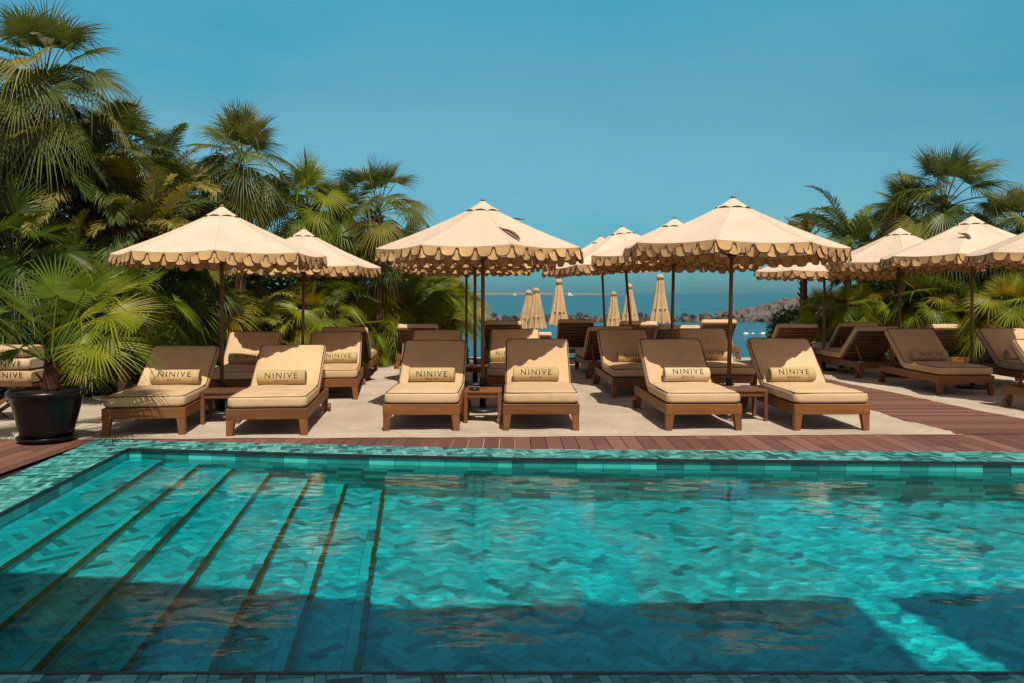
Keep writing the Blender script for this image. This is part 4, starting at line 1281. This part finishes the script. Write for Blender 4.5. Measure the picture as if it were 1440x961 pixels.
def shrub(px, py, y, r, seed, label):
    x = X_at(px, y); z = HCAM + (HOR - py) * y / F; rg = random.Random(seed); gz = terrain_z(x, y)
    o = empty('shrub', (x, y, gz)); tag(o, label, 'shrub')
    mb = MB()
    for i in range(5200):
        d = Vector((rg.gauss(0, 1), rg.gauss(0, 1), rg.gauss(0, 1))).normalized()
        rr = r * (0.55 + 0.45 * rg.random() ** 0.5) * (1 + 0.35 * noise.noise(d * 2.2 + Vector((seed, 0, 0))))
        c = Vector((0, 0, z - gz)) + d * rr
        if c.z < 0.02: continue
        dd = (d + Vector((rg.gauss(0, .6), rg.gauss(0, .6), rg.gauss(0.2, .6)))).normalized(); s, f, nn = frame(dd, rg.random() * 6)
        L = 0.09 * (0.6 + 0.8 * rg.random()); b = len(mb.v)
        mb.v += [tuple(c), tuple(c + f * L * .5 + s * L * .2), tuple(c + f * L), tuple(c + f * L * .5 - s * L * .2)]
        mb.face((b, b + 1, b + 2, b + 3), 0.3 + 0.7 * rg.random())
    mb.build('foliage', M['shrub_leaf'], o)
    st = MB()
    for i in range(6):
        a = i * 1.05; st.tube([(0, 0, -0.02), (math.cos(a) * r * .2, math.sin(a) * r * .2, (z - gz) * .6), (math.cos(a) * r * .5, math.sin(a) * r * .5, (z - gz) * 1.1)], [0.03, 0.02, 0.008], 5)
    st.build('stem', M['trunk'], o)
shrub(1118, 470, 20.2, 0.62, 3, 'round green shrub in front of the rocky headland')

# ------------------------------------------------------------------ potted palm
pot = empty('planter_pot', (-4.73, 8.42 - 0.1, 0.005))
tag(pot, 'large glossy black planter pot at the corner of the pool', 'planter')
b = MB(); b.lathe([(0.0, 0.05), (0.225, 0.05), (0.245, 0.075), (0.255, 0.12), (0.33, 0.42), (0.338, 0.455), (0.362, 0.462), (0.372, 0.485), (0.366, 0.515), (0.345, 0.522), (0.325, 0.51), (0.318, 0.46), (0.0, 0.46)], 48); b.build('pot_body', M['pot'], pot)
b = MB(); b.lathe([(0.0, 0.0), (0.235, 0.0), (0.275, 0.03), (0.282, 0.05), (0.272, 0.055), (0.23, 0.045), (0.0, 0.045)], 48); b.build('saucer', M['pot'], pot)
b = MB()
for i in range(12):
    for k in range(36):
        a = 2 * PI * k / 36; r = 0.318 * i / 11; b.v.append((r * math.cos(a), r * math.sin(a), 0.485 + 0.02 * noise.noise((r * 20 * math.cos(a), r * 20 * math.sin(a), 2)) + 0.03 * (1 - i / 11)))
for i in range(11):
    for k in range(36):
        k2 = (k + 1) % 36; b.face((i * 36 + k, i * 36 + k2, (i + 1) * 36 + k2, (i + 1) * 36 + k), 0.5, True)
b.build('soil', M['soil'], pot)
pp = empty('fan_palm', (-4.70, 8.34, 0.50)); tag(pp, 'young fan palm with a reddish stub trunk growing in the black pot', 'palm', 'potted palm')
trunk_mb(0.32, 0.085, 0.06, 4).build('trunk', M['red_trunk'], pp)
rg = random.Random(44); mb = MB()
LEAVES = [(190, 52, 0.72, 0.58, 0.40), (165, 66, 0.62, 0.52, 0.3), (100, 80, 0.70, 0.55, 0.40), (30, 62, 0.78, 0.58, 0.60), (-8, 48, 0.80, 0.58, 0.66), (-25, 30, 0.70, 0.55, 0.62), (60, 66, 0.8, 0.52, 0.5),
          (265, 62, 0.55, 0.48, 0.45), (350, 68, 0.85, 0.54, 0.55), (10, 26, 0.75, 0.5, 0.5), (205, 36, 0.62, 0.5, 0.36), (140, 48, 0.7, 0.5, 0.3), (-12, 8, 0.40, 0.34, 0.55), (150, 25, 0.6, 0.46, 0.25), (335, 56, 0.62, 0.5, 0.62)]
for az, el, pl, rd, t in LEAVES:
    a, e = R(az), R(el)
    fan_leaf(mb, Vector((0, 0, 0.28)), Vector((math.cos(a) * math.cos(e), math.sin(a) * math.cos(e), math.sin(e))), pl, rd, 3.7, 36, 0.20, t, rg, (rg.random() - .5) * 1.0, 0.2, bt=0.65)
mb.build('crown', M['fan_leaf_bright'], pp)

# ------------------------------------------------------------------ towel stand at the left edge
ts_ = empty('towel_stand', (X_at(0, 9.6) - 0.14, 9.62, 0), R(4))
tag(ts_, 'folding wooden stand with crossed legs holding the stacked towels', 'towel stand')
b = MB()
b.box(0, 0, 0.44, 1.22, 0.50, 0.022, 0.003)
for s in (-1, 1): b.box(0, s * 0.24, 0.464, 1.22, 0.018, 0.03, 0.002)
b.build('tray', M['table'], ts_)
for s in (-1, 1):
    for k in (-1, 1):
        l = MB(); p, q = Vector((s * 0.50 * 1.0, k * 0.19, 0.43)), Vector((-s * 0.50, k * 0.19, 0.0))
        q = Vector((s * 0.50 - s * 0.62, k * 0.19, 0.0)); d = q - p
        rot = Vector((0, 0, 1)).rotation_difference(d.normalized()).to_matrix(); m_ = (p + q) / 2
        l.box(m_.x, m_.y + 0.02 * s, m_.z, 0.045, 0.03, d.length, 0.003, rot)
        l.build('leg', M['table'], ts_)
def folded_mb(wd, dp, th, seed):
    mb = MB(); n = 16; xs_ = frange(-wd / 2, wd / 2, 0.05) + [wd / 2]
    for x in xs_:
        ex = 1 - max(0, (abs(x) - (wd / 2 - 0.03)) / 0.03) ** 2 * 0.25
        for k in range(n):
            a = 2 * PI * k / n; ca, sa = math.cos(a), math.sin(a)
            yy = math.copysign(abs(ca) ** 0.35, ca) * dp / 2 * (1 + 0.02 * noise.noise((x * 4, seed, k)))
            zz = math.copysign(abs(sa) ** 0.55, sa) * th / 2 * ex * (1 + 0.08 * noise.noise((x * 3, seed, ca)))
            mb.v.append((x, yy, zz))
    m = len(xs_)
    for i in range(m - 1):
        for k in range(n):
            k2 = (k + 1) % n; mb.face((i * n + k, i * n + k2, (i + 1) * n + k2, (i + 1) * n + k), 0.5, True)
    mb.face(range(n)); mb.face([(m - 1) * n + k for k in range(n)])
    return mb
for i, (th, lab, mt, beach) in enumerate([(0.165, 'bottom folded tan towel of the stack on the wooden stand', 'towel', True), (0.145, 'middle folded pale towel of the stack on the wooden stand', 'towel_pale', False), (0.135, 'top folded tan towel of the stack on the wooden stand', 'towel', False)]):
    zc = [0.453 + 0.0825, 0.453 + 0.165 + 0.070, 0.453 + 0.31 + 0.062][i]
    o = folded_mb(0.96, 0.44, th, i).build('folded_towel', M[mt])
    o.location = (ts_.location.x + 0.12 + [0.0, -0.02, -0.05][i], 9.60, zc); o.rotation_euler = (0, 0, R(4))
    tag(o, lab, 'towel', 'folded towels on the wooden stand')
    l = MB(); bm = text_bm('NINIVE', 0.092, 1.25)
    for v in bm.verts: v.co = Vector((v.co.x + 0.215, -0.2265, v.co.y + (0.026 if beach else 0.0)))
    l.add_bm(bm); bm.free()
    if beach:
        bm = text_bm('BEACH', 0.034, 1.55)
        for v in bm.verts: v.co = Vector((v.co.x + 0.215, -0.2265, v.co.y - 0.042))
        l.add_bm(bm); bm.free()
    l.build('lettering', M['ink'], o)

# ------------------------------------------------------------------ breakwater and headland
def rock_mesh(seed, mat):
    rg = random.Random(seed); bm = bmesh.new(); bmesh.ops.create_icosphere(bm, subdivisions=3, radius=1.0)
    planes = [(Vector((rg.gauss(0, 1), rg.gauss(0, 1), rg.gauss(0, 1))).normalized(), 0.42 + 0.36 * rg.random()) for _ in range(15)]
    for v in bm.verts:
        p = v.co.copy()
        for n_, d_ in planes:
            e = p.dot(n_) - d_
            if e > 0: p -= n_ * e * 0.92
        p += p.normalized() * noise.noise(p * 2.6 + Vector((seed, 0, 0))) * 0.05 + p.normalized() * noise.noise(p * 6 + Vector((seed, 4, 0))) * 0.025
        v.co = p
    mb = MB(); mb.add_bm(bm, None, 0.5, False); bm.free()
    return mb.mesh('boulder', mat)
RK = [rock_mesh(s, M['rock']) for s in range(5)]; RW = [rock_mesh(s + 20, M['rock_wet']) for s in range(4)]
rg = random.Random(5)
def boulder(x, y, z, s, wet, label, group):
    o = mobj('boulder', (RW if wet else RK)[rg.randrange(4)]); o.location = (x, y, z)
    o.rotation_euler = (rg.random() * 6, rg.random() * 6, rg.random() * 6); o.scale = (s * (1 + .5 * rg.random()), s * (0.8 + .4 * rg.random()), s * (0.65 + 0.35 * rg.random()))
    tag(o, label, 'boulder', group)
x = -9.0
while x < 27.0:
    y = 80 + rg.gauss(0, 0.6)
    boulder(x, y, -1.0 + 0.10 * rg.random(), 0.40 + 0.16 * rg.random(), rg.random() < 0.75, 'wet dark boulder in the low breakwater line across the water', 'boulders of the low breakwater')
    if rg.random() < 0.8 or x > 18: boulder(x + rg.gauss(0, .3), y - 0.8, -1.12, 0.32 + 0.18 * rg.random(), x < 18 and rg.random() < .5, 'boulder at the water line of the low breakwater', 'boulders at the foot of the breakwater')
    x += 0.42 + 0.22 * rg.random()
# rubble bank under the boulders of the breakwater
mb = MB(); gx = frange(-11, 29, 0.3) + [29]; gy = [78.6, 79.2, 79.6, 80.0, 80.5, 81.2, 82.5]
for q, y in enumerate(gy):
    for x in gx:
        mb.v.append((x, y + 0.2 * noise.noise((x, y, 2)), [-1.5, -1.1, -0.92, -0.85, -0.85, -1.0, -1.6][q] + 0.16 * noise.noise((x * 1.7, y * 3, 4))))
for a in range(len(gy) - 1):
    for b in range(len(gx) - 1):
        n = len(gx); mb.face((a * n + b, a * n + b + 1, (a + 1) * n + b + 1, (a + 1) * n + b), .5, False)
structure(mb.build('rubble_bank', M['rock_wet']))
# headland core
mb = MB(); hx = [26, 28, 31, 34, 38, 44, 60]; hc = [-1.3, -0.95, -0.25, 0.55, 1.3, 1.6, 1.8]
def crest_at(x):
    for (xa, za), (xb, zb) in zip(zip(hx, hc), list(zip(hx, hc))[1:]):
        if x <= xb: return za + (zb - za) * (x - xa) / (xb - xa)
    return hc[-1]
gx = frange(26, 44, 0.22) + frange(44, 60, 1.0) + [60]; gy = frange(90.5, 105, 0.4) + frange(105, 118, 1.5) + [118]
for y in gy:
    for x in gx:
        c = crest_at(x); k = min(1, (y - 90.5) / 13) if y < 105 else max(0, 1 - (y - 105) / 13)
        z = -1.4 + (c + 1.4) * k
        n1 = noise.cell((x * 1.3, y * 0.9, 1)) * 0.22 + noise.noise((x * 2.2, y * 1.4, 3)) * 0.22
        mb.v.append((x + 0.1 * noise.noise((x * 3, y * 3, 1)), y, z + n1 * min(1, k * 4)))
for a in range(len(gy) - 1):
    for b in range(len(gx) - 1):
        n = len(gx); mb.face((a * n + b, a * n + b + 1, (a + 1) * n + b + 1, (a + 1) * n + b), .5, False)
structure(mb.build('rocky_headland', M['rock']))
for i in range(170):
    y = 91.2 + 13 * rg.random(); x = 28 + 19 * rg.random()
    z = -1.4 + (crest_at(x) + 1.4) * min(1, (y - 90.5) / 13)
    boulder(x, y, z + 0.02, 0.20 + 0.36 * rg.random() ** 1.8, False, 'grey sunlit boulder of the rocky headland', 'boulders of the rocky headland')

# ------------------------------------------------------------------ floats and far boats
fm = MB(); bm = bmesh.new(); bmesh.ops.create_uvsphere(bm, u_segments=16, v_segments=10, radius=0.16)
for v in bm.verts: v.co.x *= 2.0
fm.add_bm(bm, None, .5, True); bm.free()
fm.tube([(-0.42, 0, 0), (0.42, 0, 0)], 0.03, 6)
fme = fm.mesh('float', M['white'])
for i, px in enumerate((1049, 1060, 1073, 1084)):
    o = mobj('swim_float', fme); o.location = (X_at(px, 54), 54 + 0.2 * (i % 2), -1.16); o.scale = (0.55, 0.6, 0.6) if i != 1 else (0.3, 0.4, 0.4)
    tag(o, ['leftmost white float on the swim line', 'smallest white float of the swim line', 'third white float of the swim line from the left', 'white float of the swim line nearest the round shrub'][i], 'float', 'white floats in a line on the sea')
def boat(px, y, s, label):
    r = empty('boat', (X_at(px, y), y, -1.2)); tag(r, label, 'boat', 'far white boats')
    h = MB(); h.v = [(-4, -1, 0.9), (4.4, 0, 1.2), (-4, 1, 0.9), (-3.4, -.6, -.2), (3.2, 0, -.2), (-3.4, .6, -.2)]
    for f in ((0, 1, 4, 3), (1, 2, 5, 4), (2, 0, 3, 5), (0, 2, 1), (3, 4, 5)): h.face(f)
    h.build('hull', M['white'], r)
    c = MB(); c.box(-0.6, 0, 1.9, 4.0, 1.4, 1.9, 0.1, None, None); c.box(-1.0, 0, 3.3, 1.8, 1.0, 1.1, 0.1); c.build('cabin', M['white'], r)
    r.scale = (s, s, s)
boat(802, 1000, 0.95, 'white boat at the right tip of the far sand spit')
boat(724, 1200, 0.75, 'white boat in front of the middle of the far sand spit')

# ------------------------------------------------------------------ dry leaves on the canopies
def on_canopy(idx, lx, ly, up=0.012):
    o = POS[idx]; a = math.atan2(ly, lx) - o.rotation_euler.z; r = math.hypot(lx, ly)
    k = r / (RU * oct_r(a)); z = canopy_pt(a, k).z * o.scale.z
    k2 = min(1.0, k + 0.05); slope = (canopy_pt(a, k2).z - canopy_pt(a, k).z) / (0.05 * RU)
    return (o.location.x + lx, o.location.y + ly, z + up + o.location.z), slope
p_, sl_ = on_canopy(2, 0.35, -0.92)
spathe(p_, (math.atan(sl_) * -1.0, R(6), R(38)), 0.40, 'curled dry brown palm leaf lying on the front of the nearest central parasol', 0.035)
p_, sl_ = on_canopy(2, 0.40, 0.25)
spathe((p_[0], p_[1], p_[2] + 0.05), (R(4), R(0), R(-66)), 0.26, 'thin dry stalk sticking out behind the top of the nearest central parasol', 0.018)
p_, sl_ = on_canopy(10, -0.42, -0.55)
spathe(p_, (math.atan(sl_) * -1.0, R(-6), R(15)), 0.22, 'small curled dry leaf on the right hand parasol', 0.035)
spathe((X_at(507, 15.9), 15.9, HCAM + (HOR - 318) * 15.9 / F), (R(25), 0, R(-70)), 0.75, 'long dry brown spathe hanging in the bushy topped fan palm', 0.06)

# ------------------------------------------------------------------ awnings over the terrace behind the camera (cast the shade on the near water)
HA = 5.2
def awning(pts, label):
    r = empty('terrace_awning', (0, 0, 0)); tag(r, label, 'awning')
    mb = MB(); mb.poly([(x, y, HA) for x, y in ccw(pts)]); mb.poly([(x, y, HA + .06) for x, y in ccw(pts)])
    q = ccw(pts)
    for (a, b_) in zip(q, q[1:] + q[:1]): mb.poly([(a[0], a[1], HA), (b_[0], b_[1], HA), (b_[0], b_[1], HA + .06), (a[0], a[1], HA + .06)])
    mb.build('roof_panel', M['awning'], r)
    for (x, y) in q:
        if y < 1.0:
            pm = MB(); pm.box(x * 0.97, y + 0.2, HA / 2, 0.12, 0.12, HA - 0.01, 0.005); pm.build('post', M['table'], r)
sh = (HA - WZ) / math.tan(R(SUN_EL))
dx, dy = -math.sin(R(SUN_AZ)) * sh, math.cos(R(SUN_AZ)) * sh
def up_from_water(px, py):
    y = F * (HCAM - WZ) / (py - HOR); x = X_at(px, y)
    return (x - dx, y - dy)
A0, A1, A2 = up_from_water(-400, 800), up_from_water(600, 802), up_from_water(1275, 795)
A3 = up_from_water(1530, 960); B0 = up_from_water(1325, 795); B1 = up_from_water(1800, 785); B3 = up_from_water(1690, 948)
def ext(p, q, yt):
    k = (yt - p[1]) / (q[1] - p[1]); return (p[0] + (q[0] - p[0]) * k, yt)
awning([A0, A1, A2, ext(A2, A3, -4.0), (A0[0], -4.0)], 'canvas terrace awning behind and left of the viewpoint')
awning([B0, B1, (B1[0], -4.0), ext(B0, B3, -4.0)], 'canvas terrace awning behind and right of the viewpoint')

# ------------------------------------------------------------------ render settings
sc = scene
sc.render.engine = 'CYCLES'
sc.cycles.use_denoising = True
sc.cycles.max_bounces = 8; sc.cycles.diffuse_bounces = 3; sc.cycles.glossy_bounces = 4; sc.cycles.transmission_bounces = 6; sc.cycles.transparent_max_bounces = 8
sc.cycles.sample_clamp_indirect = 6.0
sc.cycles.caustics_refractive = True; sc.cycles.caustics_reflective = False
ld.cycles.is_caustics_light = True
water.cycles.is_caustics_caster = True
for o in COL.objects:
    if o.type == 'MESH' and o.name.split('.')[0] in ('pool_floor', 'pool_step', 'pool_wall', 'nosing_strip'): o.cycles.is_caustics_receiver = True
